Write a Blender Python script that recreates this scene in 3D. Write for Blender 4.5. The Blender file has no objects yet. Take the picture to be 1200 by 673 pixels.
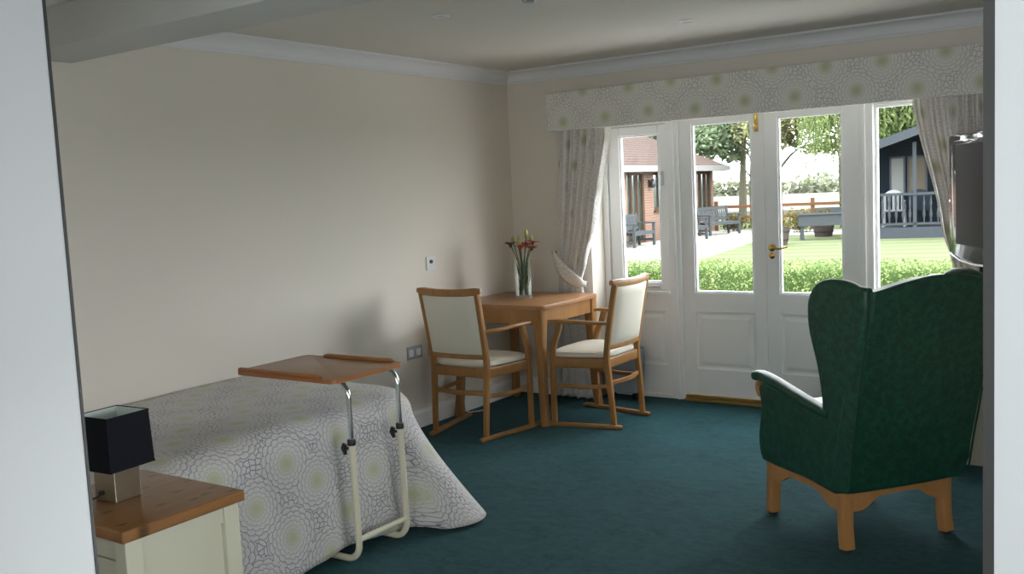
import bpy, bmesh, math, random
from mathutils import Vector, Matrix, noise
PI = math.pi
R = math.radians
SC = bpy.context.scene
COL = SC.collection
random.seed(7)

# ------------------------------------------------------------------ materials
class NT:
    def __init__(s, name):
        s.m = bpy.data.materials.new(name); s.m.use_nodes = True
        s.t = s.m.node_tree; s.t.nodes.clear()
        s.out = s.t.nodes.new('ShaderNodeOutputMaterial')
    def n(s, typ, ins=None, **props):
        nd = s.t.nodes.new(typ)
        for k, v in props.items(): setattr(nd, k, v)
        for k, v in (ins or {}).items(): s.set(nd.inputs[k], v)
        return nd
    def set(s, sock, v):
        if isinstance(v, bpy.types.NodeSocket): s.t.links.new(v, sock)
        elif isinstance(v, bpy.types.Node): s.t.links.new(v.outputs[0], sock)
        else:
            if isinstance(v, (tuple, list)) and len(v) == 3 and sock.type == 'RGBA': v = (*v, 1)
            sock.default_value = v
    def math(s, op, a, b=None, c=None, clamp=False):
        nd = s.n('ShaderNodeMath', operation=op, use_clamp=clamp)
        s.set(nd.inputs[0], a)
        if b is not None: s.set(nd.inputs[1], b)
        if c is not None: s.set(nd.inputs[2], c)
        return nd.outputs[0]
    def vmath(s, op, a, b=None):
        nd = s.n('ShaderNodeVectorMath', operation=op)
        s.set(nd.inputs[0], a)
        if b is not None: s.set(nd.inputs[1], b)
        return nd
    def mix(s, f, a, b, blend='MIX'):
        nd = s.n('ShaderNodeMix', data_type='RGBA', blend_type=blend)
        s.set(nd.inputs[0], f); s.set(nd.inputs[6], a); s.set(nd.inputs[7], b)
        return nd.outputs[2]
    def ramp(s, f, stops):
        nd = s.n('ShaderNodeValToRGB', {0: f}); cr = nd.color_ramp
        while len(cr.elements) < len(stops): cr.elements.new(0.5)
        for e, (p, c) in zip(cr.elements, stops):
            e.position = p; e.color = (*c, 1) if len(c) == 3 else c
        return nd.outputs[0]
    def smooth(s, v, a, b, x=0.0, y=1.0):
        nd = s.n('ShaderNodeMapRange', {0: v, 1: a, 2: b, 3: x, 4: y}, interpolation_type='SMOOTHSTEP')
        return nd.outputs[0]
    def coord(s, which='Object', scale=(1, 1, 1), rot=(0, 0, 0)):
        tc = s.n('ShaderNodeTexCoord')
        mp = s.n('ShaderNodeMapping', {0: tc.outputs[which], 2: rot, 3: scale})
        return mp.outputs[0]
    def noise(s, vec, scale, detail=3, rough=0.5, dist=0.0):
        return s.n('ShaderNodeTexNoise', {'Vector': vec, 'Scale': scale, 'Detail': detail, 'Roughness': rough, 'Distortion': dist}).outputs[0]
    def bump(s, h, strength=0.3, dist=0.01):
        return s.n('ShaderNodeBump', {'Height': h, 'Strength': strength, 'Distance': dist}).outputs[0]
    def bsdf(s, color, rough=0.5, metal=0.0, normal=None, **kw):
        nd = s.n('ShaderNodeBsdfPrincipled')
        s.set(nd.inputs['Base Color'], color); s.set(nd.inputs['Roughness'], rough); s.set(nd.inputs['Metallic'], metal)
        if normal is not None: s.set(nd.inputs['Normal'], normal)
        for k, v in kw.items(): s.set(nd.inputs[k.replace('_', ' ')], v)
        s.t.links.new(nd.outputs[0], s.out.inputs[0])
        return nd

def plain(name, col, rough=0.5, metal=0.0, var=0.06, nscale=6.0, bump=0.0, bscale=60, **kw):
    t = NT(name); co = t.coord()
    f = t.noise(co, nscale)
    a = tuple(max(0, c * (1 - var)) for c in col); b = tuple(min(1, c * (1 + var)) for c in col)
    c = t.mix(f, a, b)
    nm = t.bump(t.noise(co, bscale, 4), bump, 0.004) if bump else None
    t.bsdf(c, rough, metal, nm, **kw)
    return t.m

def wood(name, c1, c2, rough=0.35, scale=(1, 1, 1), knots=False, grain=1.0):
    t = NT(name); co = t.coord('Object', scale)
    n1 = t.noise(co, 4 * grain, 5, 0.6, 0.4)
    st = t.noise(t.coord('Object', tuple(9 * s for s in scale)), 6 * grain, 3, 0.6)
    f = t.math('ADD', t.math('MULTIPLY', n1, 0.65), t.math('MULTIPLY', st, 0.35))
    c = t.ramp(f, [(0.32, c1), (0.68, c2)])
    if knots:
        v = t.n('ShaderNodeTexVoronoi', {'Vector': t.coord('Object', (11, 6, 0)), 'Scale': 1.0, 'Randomness': 1.0}, voronoi_dimensions='2D')
        k = t.smooth(v.outputs['Distance'], 0.05, 0.16, 1, 0)
        sx = t.n('ShaderNodeSeparateXYZ', {0: t.coord('Object')})
        fl = t.math('FLOOR', t.math('MULTIPLY', t.math('ADD', sx.outputs[0], 3.0), 11.5))
        wn = t.n('ShaderNodeTexWhiteNoise', {'W': fl}, noise_dimensions='1D')
        c = t.mix(t.math('MULTIPLY', wn.outputs[0], 0.38), c, tuple(x * 0.45 for x in c2))
        c = t.mix(t.math('MULTIPLY', k, 0.75), c, tuple(x * 0.22 for x in c1))
    t.bsdf(c, rough, 0, t.bump(st, 0.08, 0.002))
    return t.m

def floral(name, base=(0.56, 0.54, 0.52), line=(0.17, 0.165, 0.235), s=0.235, rough=0.8, transl=0.0, con=0.95):
    """Cream furnishing cotton printed with big round many-petalled flowers drawn in blue grey outline. Needs UVs in metres."""
    t = NT(name)
    uv = t.coord('UV', (1 / s, 1 / s, 1), (0, 0, R(45)))
    wob = t.noise(uv, 3.0, 2)
    v = t.n('ShaderNodeTexVoronoi', {'Vector': uv, 'Scale': 1.0, 'Randomness': 0.22}, voronoi_dimensions='2D')
    d = v.outputs['Distance']
    rel = t.vmath('SUBTRACT', uv, v.outputs['Position'])
    sp = t.n('ShaderNodeSeparateXYZ', {0: rel.outputs[0]})
    th = t.math('ARCTAN2', sp.outputs[1], sp.outputs[0])
    rho = t.math('ADD', t.math('MULTIPLY', t.math('POWER', d, 0.80), 12.5), t.math('MULTIPLY', wob, 0.5))
    k = t.math('FLOOR', rho)
    sc = t.math('ABSOLUTE', t.math('SINE', t.math('ADD', t.math('MULTIPLY', th, 8.0), t.math('MULTIPLY', k, 1.9))))
    fr = t.math('FRACT', t.math('SUBTRACT', rho, t.math('MULTIPLY', sc, 0.46)))
    ln = t.smooth(t.math('ABSOLUTE', t.math('SUBTRACT', fr, 0.5)), 0.04, 0.15, 1, 0)
    sep = t.smooth(sc, 0.0, 0.2, 1, 0)
    ln = t.math('MAXIMUM', ln, t.math('MULTIPLY', sep, t.smooth(d, 0.15, 0.5, 0.2, 0.75)))
    inten = t.smooth(d, 0.05, 0.5, 0.25, 1.0)
    flower = t.math('MULTIPLY', ln, inten)
    e = t.n('ShaderNodeTexVoronoi', {'Vector': t.coord('UV', (1, 1, 1)), 'Scale': 42, 'Randomness': 1.0}, voronoi_dimensions='2D', feature='DISTANCE_TO_EDGE')
    gap = t.smooth(e.outputs['Distance'], 0.04, 0.13, 1.0, 0)
    g = t.smooth(d, 0.545, 0.58)
    m = t.mix(g, flower, gap)
    green = t.smooth(d, 0.0, 0.27, 0.75, 0)
    c = t.mix(green, base, (0.40, 0.43, 0.20))
    c = t.mix(t.math('MULTIPLY', m, con), c, line)
    weave = t.noise(t.coord('UV', (1, 1, 1)), 900, 2)
    bs = t.bsdf(c, rough, 0, t.bump(weave, 0.15, 0.001), Sheen_Weight=0.1)
    if transl:
        tl = t.n('ShaderNodeBsdfTranslucent', {0: c})
        mx = t.n('ShaderNodeMixShader', {0: transl, 1: bs.outputs[0], 2: tl.outputs[0]})
        t.t.links.new(mx.outputs[0], t.out.inputs[0])
    return t.m

def glass_pane(name):
    t = NT(name)
    tr = t.n('ShaderNodeBsdfTransparent', {0: (0.97, 0.985, 0.98)})
    gl = t.n('ShaderNodeBsdfGlossy', {0: (1, 1, 1), 1: 0.02})
    geo = t.n('ShaderNodeNewGeometry')
    fz = t.n('ShaderNodeFresnel', {0: 1.45})
    fac = t.math('MULTIPLY', fz.outputs[0], t.math('SUBTRACT', 1.0, geo.outputs['Backfacing']))
    mx = t.n('ShaderNodeMixShader', {0: fac, 1: tr.outputs[0], 2: gl.outputs[0]})
    t.t.links.new(mx.outputs[0], t.out.inputs[0])
    return t.m

def leafmat(name, c1, c2, transl=0.35, scale=1.5):
    t = NT(name)
    f = t.noise(t.coord(), scale, 4, 0.7)
    rnd = t.noise(t.coord(), 23, 2)
    c = t.mix(t.smooth(t.math('MULTIPLY', t.math('ADD', f, rnd), 0.5), 0.36, 0.64), c1, c2)
    d = t.n('ShaderNodeBsdfDiffuse', {0: c})
    tl = t.n('ShaderNodeBsdfTranslucent', {0: c})
    mx = t.n('ShaderNodeMixShader', {0: transl, 1: d.outputs[0], 2: tl.outputs[0]})
    t.t.links.new(mx.outputs[0], t.out.inputs[0])
    return t.m

M = {}
M['wall'] = plain('wall_paint_cream', (0.755, 0.70, 0.63), 0.85, var=0.015, nscale=2, bump=0.05, bscale=90)
M['white'] = plain('white_gloss_paint', (0.85, 0.86, 0.87), 0.38, var=0.015)
M['ceil'] = plain('ceiling_paint', (0.68, 0.65, 0.605), 0.9, var=0.015, nscale=2)
M['coving'] = plain('coving_plaster', (0.76, 0.77, 0.79), 0.7, var=0.01)
M['beam'] = plain('beam_paint', (0.55, 0.56, 0.55), 0.6, var=0.02)
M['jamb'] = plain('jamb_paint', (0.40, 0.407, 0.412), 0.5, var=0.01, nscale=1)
M['edge_strip'] = plain('dark_edge_strip', (0.012, 0.012, 0.009), 0.6)
M['brass'] = plain('brass', (0.70, 0.46, 0.13), 0.22, 1.0)
M['brass_dull'] = plain('brass_dull', (0.42, 0.29, 0.11), 0.4, 1.0)
M['chrome'] = plain('chrome', (0.75, 0.76, 0.78), 0.12, 1.0, var=0.01)
M['steel'] = plain('brushed_steel', (0.42, 0.36, 0.27), 0.36, 1.0, var=0.1, nscale=40)
M['blackp'] = plain('black_plastic', (0.012, 0.012, 0.013), 0.35)
M['rubber'] = plain('black_rubber', (0.015, 0.015, 0.015), 0.7)
M['navy'] = plain('navy_shade_fabric', (0.0015, 0.002, 0.006), 0.75, bump=0.2, bscale=500, Specular_IOR_Level=0.2)
M['shade_in'] = plain('shade_lining', (0.72, 0.80, 0.77), 0.7)
M['creamtube'] = plain('cream_powder_coat', (0.66, 0.61, 0.47), 0.38, var=0.02)
M['creampaint'] = plain('cream_cabinet_paint', (0.50, 0.475, 0.37), 0.45, var=0.02)
M['vinyl'] = plain('cream_vinyl', (0.70, 0.66, 0.56), 0.42, var=0.02, bump=0.05, bscale=300)
M['oak'] = wood('oak_chair_wood', (0.25, 0.115, 0.032), (0.41, 0.200, 0.062), 0.38, (3, 3, 0.6))
M['oaktop'] = wood('oak_table_veneer', (0.26, 0.125, 0.048), (0.38, 0.190, 0.078), 0.32, (4, 0.5, 4))
M['beech'] = wood('beech_leg_wood', (0.36, 0.17, 0.055), (0.46, 0.23, 0.085), 0.4, (3, 3, 1))
M['pine'] = wood('knotty_pine', (0.17, 0.070, 0.022), (0.33, 0.155, 0.055), 0.3, (4, 0.55, 4), knots=True)
M['tray'] = wood('tray_veneer', (0.29, 0.17, 0.10), (0.37, 0.22, 0.135), 0.35, (0.5, 4, 4))
M['trayedge'] = wood('tray_edge', (0.30, 0.11, 0.03), (0.40, 0.16, 0.05), 0.35, (0.5, 4, 4))
M['trayunder'] = plain('tray_underside', (0.5, 0.52, 0.50), 0.5)
M['floral'] = floral('floral_cotton')
M['floralc'] = floral('floral_curtain', (0.88, 0.85, 0.82), (0.45, 0.42, 0.46), transl=0.12, con=0.5)
M['floralp'] = floral('floral_pelmet', (0.76, 0.74, 0.69), (0.25, 0.24, 0.29), s=0.232, con=0.62)
M['glass'] = glass_pane('window_glass')
M['plate'] = plain('white_socket_plastic', (0.74, 0.75, 0.78), 0.4)
M['metalplate'] = plain('satin_grey_plate', (0.40, 0.41, 0.45), 0.35, 0.3)
M['greyblue'] = plain('grey_blue_plastic', (0.24, 0.30, 0.37), 0.5)
M['tvblack'] = plain('tv_gloss_black', (0.004, 0.0045, 0.005), 0.08, Specular_IOR_Level=0.25)
M['tvscreen'] = plain('tv_screen', (0.006, 0.0065, 0.0065), 0.30, Specular_IOR_Level=0.02)
M['silver'] = plain('silver_plastic', (0.55, 0.57, 0.6), 0.3, 0.6)
M['mattress'] = plain('mattress_ticking', (0.6, 0.6, 0.62), 0.8)

def carpet():
    t = NT('teal_carpet'); co = t.coord()
    big = t.noise(co, 3.2, 4, 0.6); fine = t.noise(co, 260, 3, 0.7); mid = t.noise(co, 40, 3, 0.6)
    c = t.mix(t.smooth(big, 0.3, 0.7), (0.006, 0.042, 0.053), (0.013, 0.068, 0.082))
    c = t.mix(t.math('MULTIPLY', t.smooth(mid, 0.35, 0.7), 0.5), c, (0.022, 0.090, 0.104))
    c = t.mix(t.math('MULTIPLY', t.smooth(fine, 0.4, 0.65), 0.35), c, (0.004, 0.022, 0.030))
    pile = t.noise(t.coord('Object', (1, 1.6, 1)), 13, 4, 0.75, 0.6)
    c = t.mix(t.math('MULTIPLY', t.smooth(pile, 0.35, 0.65), 0.5), c, (0.030, 0.100, 0.112))
    h = t.math('ADD', fine, t.math('MULTIPLY', mid, 0.5))
    t.bsdf(c, 0.95, 0, t.bump(h, 0.7, 0.006), Sheen_Weight=0.06, Sheen_Roughness=0.5, Specular_IOR_Level=0.1)
    return t.m
M['carpet'] = carpet()

def green_damask():
    t = NT('green_leaf_vinyl'); co = t.coord()
    v = t.n('ShaderNodeTexVoronoi', {'Vector': t.n('ShaderNodeVectorMath', {0: co, 1: t.n('ShaderNodeVectorMath', {0: t.n('ShaderNodeTexNoise', {'Vector': co, 'Scale': 22, 'Detail': 2}).outputs[1], 1: (0.07, 0.07, 0.07)}, operation='MULTIPLY').outputs[0]}, operation='ADD').outputs[0], 'Scale': 34}, feature='SMOOTH_F1')
    f = t.smooth(v.outputs['Distance'], 0.2, 0.62)
    w = t.noise(co, 60, 4, 0.7, 1.5)
    f2 = t.math('MULTIPLY', f, t.smooth(w, 0.35, 0.62))
    c = t.mix(f2, (0.004, 0.038, 0.022), (0.011, 0.085, 0.046))
    t.bsdf(c, 0.42, 0, t.bump(f2, 0.15, 0.002))
    return t.m
M['green'] = green_damask()
M['greenseam'] = plain('green_piping', (0.006, 0.040, 0.024), 0.45)

def brick(name, c1, c2, mortar, scale=1.0):
    t = NT(name)
    tc = t.n('ShaderNodeTexCoord')
    b = t.n('ShaderNodeTexBrick', {'Vector': tc.outputs['UV'], 'Color1': c1, 'Color2': c2, 'Mortar': mortar, 'Scale': 1.0, 'Mortar Size': 0.01, 'Brick Width': 0.225, 'Row Height': 0.075})
    t.bsdf(b.outputs[0], 0.9, Specular_IOR_Level=0.0)
    return t.m
M['brick'] = brick('red_brick', (0.135, 0.076, 0.056), (0.115, 0.060, 0.044), (0.15, 0.13, 0.11))

def rooftile():
    t = NT('clay_tile_roof')
    uv = t.coord('UV')
    sp = t.n('ShaderNodeSeparateXYZ', {0: uv})
    fr = t.math('FRACT', t.math('MULTIPLY', sp.outputs[1], 5.5))
    row = t.smooth(fr, 0.0, 0.35, 0.0, 1.0)
    b = t.n('ShaderNodeTexBrick', {'Vector': uv, 'Color1': (0.056, 0.0435, 0.039), 'Color2': (0.051, 0.039, 0.035), 'Mortar': (0.035, 0.025, 0.022), 'Scale': 1.0, 'Mortar Size': 0.006, 'Brick Width': 0.19, 'Row Height': 0.1818})
    c = t.mix(row, (0.018, 0.012, 0.011), b.outputs[0])
    t.bsdf(c, 0.9, Specular_IOR_Level=0.0)
    return t.m
M['roof'] = rooftile()

def lawn():
    t = NT('mown_lawn'); co = t.coord()
    f = t.noise(co, 0.6, 5, 0.7); g = t.noise(co, 12, 3, 0.7)
    st = t.n('ShaderNodeTexWave', {'Vector': t.coord('Object', (1, 1, 1), (0, 0, R(72))), 'Scale': 0.28, 'Distortion': 0.6}, wave_type='BANDS')
    c = t.mix(f, (0.052, 0.064, 0.031), (0.064, 0.073, 0.042))
    c = t.mix(t.math('MULTIPLY', st.outputs[0], 0.45), c, (0.095, 0.102, 0.070))
    c = t.mix(t.math('MULTIPLY', g, 0.3), c, (0.048, 0.062, 0.024))
    t.bsdf(c, 0.95, 0, t.bump(g, 0.5, 0.03), Specular_IOR_Level=0.0)
    return t.m
M['lawn'] = lawn()
M['paving'] = plain('pale_paving', (0.20, 0.195, 0.18), 0.9, var=0.1, nscale=3, Specular_IOR_Level=0.0)
M['bounce_paving'] = plain('bounce_paving_slabs', (0.38, 0.37, 0.35), 0.9, var=0.1, nscale=3)  # kept pale so the unseen strip bounces daylight indoors
M['field'] = plain('pale_stubble_field', (0.10, 0.097, 0.080), 0.95, var=0.08, nscale=0.2, Specular_IOR_Level=0.0)
M['benchw'] = plain('weathered_grey_timber', (0.038, 0.043, 0.046), 0.8, var=0.2, nscale=20, Specular_IOR_Level=0.0)
M['planter'] = plain('grey_painted_timber', (0.030, 0.034, 0.036), 0.75, var=0.15, nscale=12, Specular_IOR_Level=0.0)
M['orangewood'] = plain('orange_fence_timber', (0.080, 0.040, 0.022), 0.8, var=0.2, nscale=8, Specular_IOR_Level=0.0)
M['barrel'] = plain('weathered_pot', (0.040, 0.032, 0.029), 0.85, var=0.2, nscale=8, Specular_IOR_Level=0.0)
M['shedblue'] = plain('dark_slate_boards', (0.0040, 0.0062, 0.0085), 0.7, var=0.15, nscale=6, Specular_IOR_Level=0.0)
M['shedtrim'] = plain('slate_blue_trim', (0.026, 0.030, 0.034), 0.65, var=0.1, Specular_IOR_Level=0.0)
M['shedfelt'] = plain('roof_felt', (0.012, 0.015, 0.018), 0.9, var=0.15, Specular_IOR_Level=0.0)
M['whitepl'] = plain('white_garden_plastic', (0.13, 0.135, 0.14), 0.45, Specular_IOR_Level=0.0)
M['darkpl'] = plain('dark_grey_cover', (0.010, 0.013, 0.017), 0.6, Specular_IOR_Level=0.0)
M['lace'] = plain('pale_curtain', (0.085, 0.088, 0.082), 0.8, Specular_IOR_Level=0.0)
M['blind'] = plain('beige_blind', (0.050, 0.043, 0.032), 0.8, Specular_IOR_Level=0.0)
M['fascia'] = plain('house_fascia', (0.13, 0.13, 0.125), 0.7, Specular_IOR_Level=0.0)
M['soffit'] = plain('dark_soffit', (0.02, 0.018, 0.017), 0.8, Specular_IOR_Level=0.0)
M['winwood'] = plain('brown_window_frame', (0.050, 0.030, 0.020), 0.7, Specular_IOR_Level=0.0)
M['housepane'] = plain('house_window_glass', (0.020, 0.030, 0.026), 0.12)
M['bark'] = plain('tree_bark', (0.050, 0.048, 0.034), 0.9, var=0.3, nscale=10, Specular_IOR_Level=0.0)
M['leafA'] = leafmat('leaf_mid_green', (0.055, 0.085, 0.048), (0.19, 0.235, 0.14))
M['leafB'] = leafmat('leaf_yellow_green', (0.080, 0.100, 0.045), (0.25, 0.245, 0.13))
M['leafC'] = leafmat('leaf_willow', (0.045, 0.075, 0.026), (0.15, 0.185, 0.075))
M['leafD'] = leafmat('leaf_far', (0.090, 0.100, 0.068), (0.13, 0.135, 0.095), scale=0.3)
M['leafH'] = leafmat('leaf_hedge', (0.040, 0.072, 0.022), (0.185, 0.225, 0.095), 0.25, 6)
M['hedgecore'] = plain('hedge_core', (0.03, 0.05, 0.015), 0.95, Specular_IOR_Level=0.0)
M['autumn'] = leafmat('leaf_autumn', (0.050, 0.050, 0.016), (0.11, 0.075, 0.028))
M['stem'] = plain('flower_stem', (0.055, 0.12, 0.025), 0.6)
M['petalred'] = plain('petal_red', (0.42, 0.035, 0.012), 0.6, var=0.3, nscale=60)
M['petaldark'] = plain('petal_dark_red', (0.12, 0.012, 0.008), 0.6, var=0.3, nscale=60)
M['petalyel'] = plain('bud_yellow_green', (0.42, 0.42, 0.14), 0.6, var=0.2, nscale=60)

def vaseglass():
    t = NT('vase_glass')
    t.bsdf((0.95, 1.0, 0.97), 0.02, 0, Transmission_Weight=1.0, IOR=1.35)
    return t.m
M['vase'] = vaseglass()

def lampglow(name, c, e):
    t = NT(name); b = t.bsdf(c, 0.5)
    b.inputs['Emission Color'].default_value = (*c, 1); b.inputs['Emission Strength'].default_value = e
    return t.m

# ------------------------------------------------------------------ mesh building
class MB:
    def __init__(s): s.bm = bmesh.new()
    def box(s, lo, hi, bevel=0.0, seg=2, mat=None):
        lo = Vector(lo); hi = Vector(hi); c = (lo + hi) / 2; d = hi - lo
        mt = Matrix.Translation(c) @ Matrix.Diagonal((*d, 1))
        if mat is not None: mt = mat @ mt
        r = bmesh.ops.create_cube(s.bm, size=1.0, matrix=mt)
        if bevel:
            vs = set(r['verts']); es = [e for e in s.bm.edges if e.verts[0] in vs and e.verts[1] in vs]
            bmesh.ops.bevel(s.bm, geom=es, offset=bevel, segments=seg, profile=0.6, affect='EDGES', clamp_overlap=True)
        return s
    def sweep(s, pts, sizes, up=(0, 0, 1), n=12, power=5.0, cap=True):
        """sweep a rounded-rectangle section (w across, h along up) along pts"""
        pts = [Vector(p) for p in pts]; up = Vector(up)
        if not isinstance(sizes, list): sizes = [sizes] * len(pts)
        rings = []
        for i, p in enumerate(pts):
            t = (pts[min(i + 1, len(pts) - 1)] - pts[max(i - 1, 0)]).normalized()
            side = t.cross(up).normalized(); u2 = side.cross(t).normalized()
            w, h = sizes[i]; ring = []
            for k in range(n):
                a = 2 * PI * (k + 0.5) / n; ca, sa = math.cos(a), math.sin(a)
                e = 2.0 / power
                x = math.copysign(abs(ca) ** e, ca) * w / 2; y = math.copysign(abs(sa) ** e, sa) * h / 2
                ring.append(s.bm.verts.new(p + side * x + u2 * y))
            rings.append(ring)
        s._skin(rings, cap)
        return s
    def _skin(s, rings, cap=True):
        for a, b in zip(rings, rings[1:]):
            n = len(a)
            for k in range(n): s.bm.faces.new((a[k], a[(k + 1) % n], b[(k + 1) % n], b[k]))
        if cap:
            s.bm.faces.new(list(reversed(rings[0]))); s.bm.faces.new(rings[-1])
    def tube(s, pts, r, n=10, cap=True):
        pts = [Vector(p) for p in pts]
        rs = r if isinstance(r, list) else [r] * len(pts)
        prev = None; rings = []
        for i, p in enumerate(pts):
            t = (pts[min(i + 1, len(pts) - 1)] - pts[max(i - 1, 0)]).normalized()
            if prev is None:
                a = Vector((0, 0, 1)) if abs(t.z) < 0.9 else Vector((1, 0, 0)); u = t.cross(a).normalized()
            else: u = (prev - t * prev.dot(t)).normalized()
            prev = u; w = t.cross(u)
            rings.append([s.bm.verts.new(p + (u * math.cos(2 * PI * k / n) + w * math.sin(2 * PI * k / n)) * rs[i]) for k in range(n)])
        s._skin(rings, cap)
        return s
    def lathe(s, prof, c=(0, 0, 0), n=20, axis='Z', cap=True):
        c = Vector(c); rings = []
        for r, z in prof:
            ring = []
            for k in range(n):
                a = 2 * PI * k / n; x, y = r * math.cos(a), r * math.sin(a)
                v = {'Z': (x, y, z), 'Y': (x, z, -y), 'X': (z, x, y)}[axis]
                ring.append(s.bm.verts.new(c + Vector(v)))
            rings.append(ring)
        s._skin(rings, cap)
        return s
    def prism(s, poly, d0, d1, fn, bevel=0.0):
        """poly: 2-D points; fn(u, v, d) -> 3-D"""
        a = [s.bm.verts.new(fn(u, v, d0)) for u, v in poly]; b = [s.bm.verts.new(fn(u, v, d1)) for u, v in poly]
        n = len(a); fs = []
        fs.append(s.bm.faces.new(a)); fs.append(s.bm.faces.new(list(reversed(b))))
        for k in range(n): s.bm.faces.new((a[k], b[k], b[(k + 1) % n], a[(k + 1) % n]))
        if bevel:
            es = set()
            for f in fs: es.update(f.edges)
            bmesh.ops.bevel(s.bm, geom=list(es), offset=bevel, segments=2, profile=0.6, affect='EDGES', clamp_overlap=True)
        return s
    def build(s, name, mat, parent=None, smooth=True, loc=None, angle=40):
        bmesh.ops.recalc_face_normals(s.bm, faces=s.bm.faces)
        me = bpy.data.meshes.new(name); s.bm.to_mesh(me); s.bm.free()
        return link(name, me, mat, parent, smooth, loc, angle)

def link(name, me, mat, parent=None, smooth=True, loc=None, angle=40):
    o = bpy.data.objects.new(name, me); COL.objects.link(o)
    me.materials.append(mat)
    if smooth:
        for p in me.polygons: p.use_smooth = True
        try: me.set_sharp_from_angle(angle=R(angle))
        except Exception: pass
    if parent is not None: o.parent = parent
    if loc is not None: o.location = loc
    return o

def tag(o, label=None, cat=None, group=None, kind=None):
    if label: o['label'] = label
    if cat: o['category'] = cat
    if group: o['group'] = group
    if kind: o['kind'] = kind
    return o
def thing(name, label, cat, loc=(0, 0, 0), rz=0, group=None):
    o = bpy.data.objects.new(name, None); COL.objects.link(o)
    o.empty_display_size = 0.1; o.location = loc; o.rotation_euler = (0, 0, rz)
    return tag(o, label, cat, group)
def struct(o, label=None):
    return tag(o, label, kind='structure')
def copy_tree(o, parent=None):
    c = o.copy(); COL.objects.link(c); c.parent = parent
    for ch in list(o.children): copy_tree(ch, c)
    return c
def smoothpath(pts, per=6):
    P = [Vector(p) for p in pts]; out = []
    for i in range(len(P) - 1):
        p0 = P[max(i - 1, 0)]; p1 = P[i]; p2 = P[i + 1]; p3 = P[min(i + 2, len(P) - 1)]
        for k in range(per):
            t = k / per
            out.append(0.5 * ((2 * p1) + (-p0 + p2) * t + (2 * p0 - 5 * p1 + 4 * p2 - p3) * t * t + (-p0 + 3 * p1 - 3 * p2 + p3) * t ** 3))
    out.append(P[-1]); return out
def gridmesh(name, nu, nv, fn, uvfn, mat, parent=None, thick=0.0, closed=False):
    vs = [fn(i / (nu - 1), j / (nv - 1)) for j in range(nv) for i in range(nu)]
    fs = [(j * nu + i, j * nu + i + 1, (j + 1) * nu + i + 1, (j + 1) * nu + i) for j in range(nv - 1) for i in range(nu - 1)]
    me = bpy.data.meshes.new(name); me.from_pydata([tuple(v) for v in vs], [], fs); me.update()
    uvl = me.uv_layers.new(name='UVMap')
    uvs = [uvfn(i / (nu - 1), j / (nv - 1)) for j in range(nv) for i in range(nu)]
    for lp in me.loops: uvl.data[lp.index].uv = uvs[lp.vertex_index]
    o = link(name, me, mat, parent, True, angle=80)
    if thick:
        m = o.modifiers.new('thickness', 'SOLIDIFY'); m.thickness = thick; m.offset = 0
    return o
def boxuv(o):
    """planar UVs in metres from each face's main direction"""
    me = o.data
    uvl = me.uv_layers[0] if me.uv_layers else me.uv_layers.new(name='UVMap')
    for p in me.polygons:
        n = p.normal
        for li in p.loop_indices:
            v = me.vertices[me.loops[li].vertex_index].co
            if abs(n.z) > 0.8: uvl.data[li].uv = (v.x, v.y)
            elif abs(n.x) > abs(n.y): uvl.data[li].uv = (v.y, v.z)
            else: uvl.data[li].uv = (v.x, v.z)
    return o

# ------------------------------------------------------------------ dimensions
XL, XR = -4.02, 0.18           # side walls
YW = 5.90                      # inner face of the window wall
YF = 6.10                      # face of the window frames
ZC = 2.375
YN, YN0 = 0.55, 0.40           # wall with the doorway
OX0, OX1 = -3.36, -0.96        # window opening
DX0, DX1 = -0.935, -0.053      # doorway
# unseen windows added for fill light: side wall, front wall, corridor end
SW = (0.80, 2.00, 0.45, 1.40)
FW = (-2.0, -1.04, 0.10, 2.2)
CW = (-.95, .65, .85, 2.1)

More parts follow.
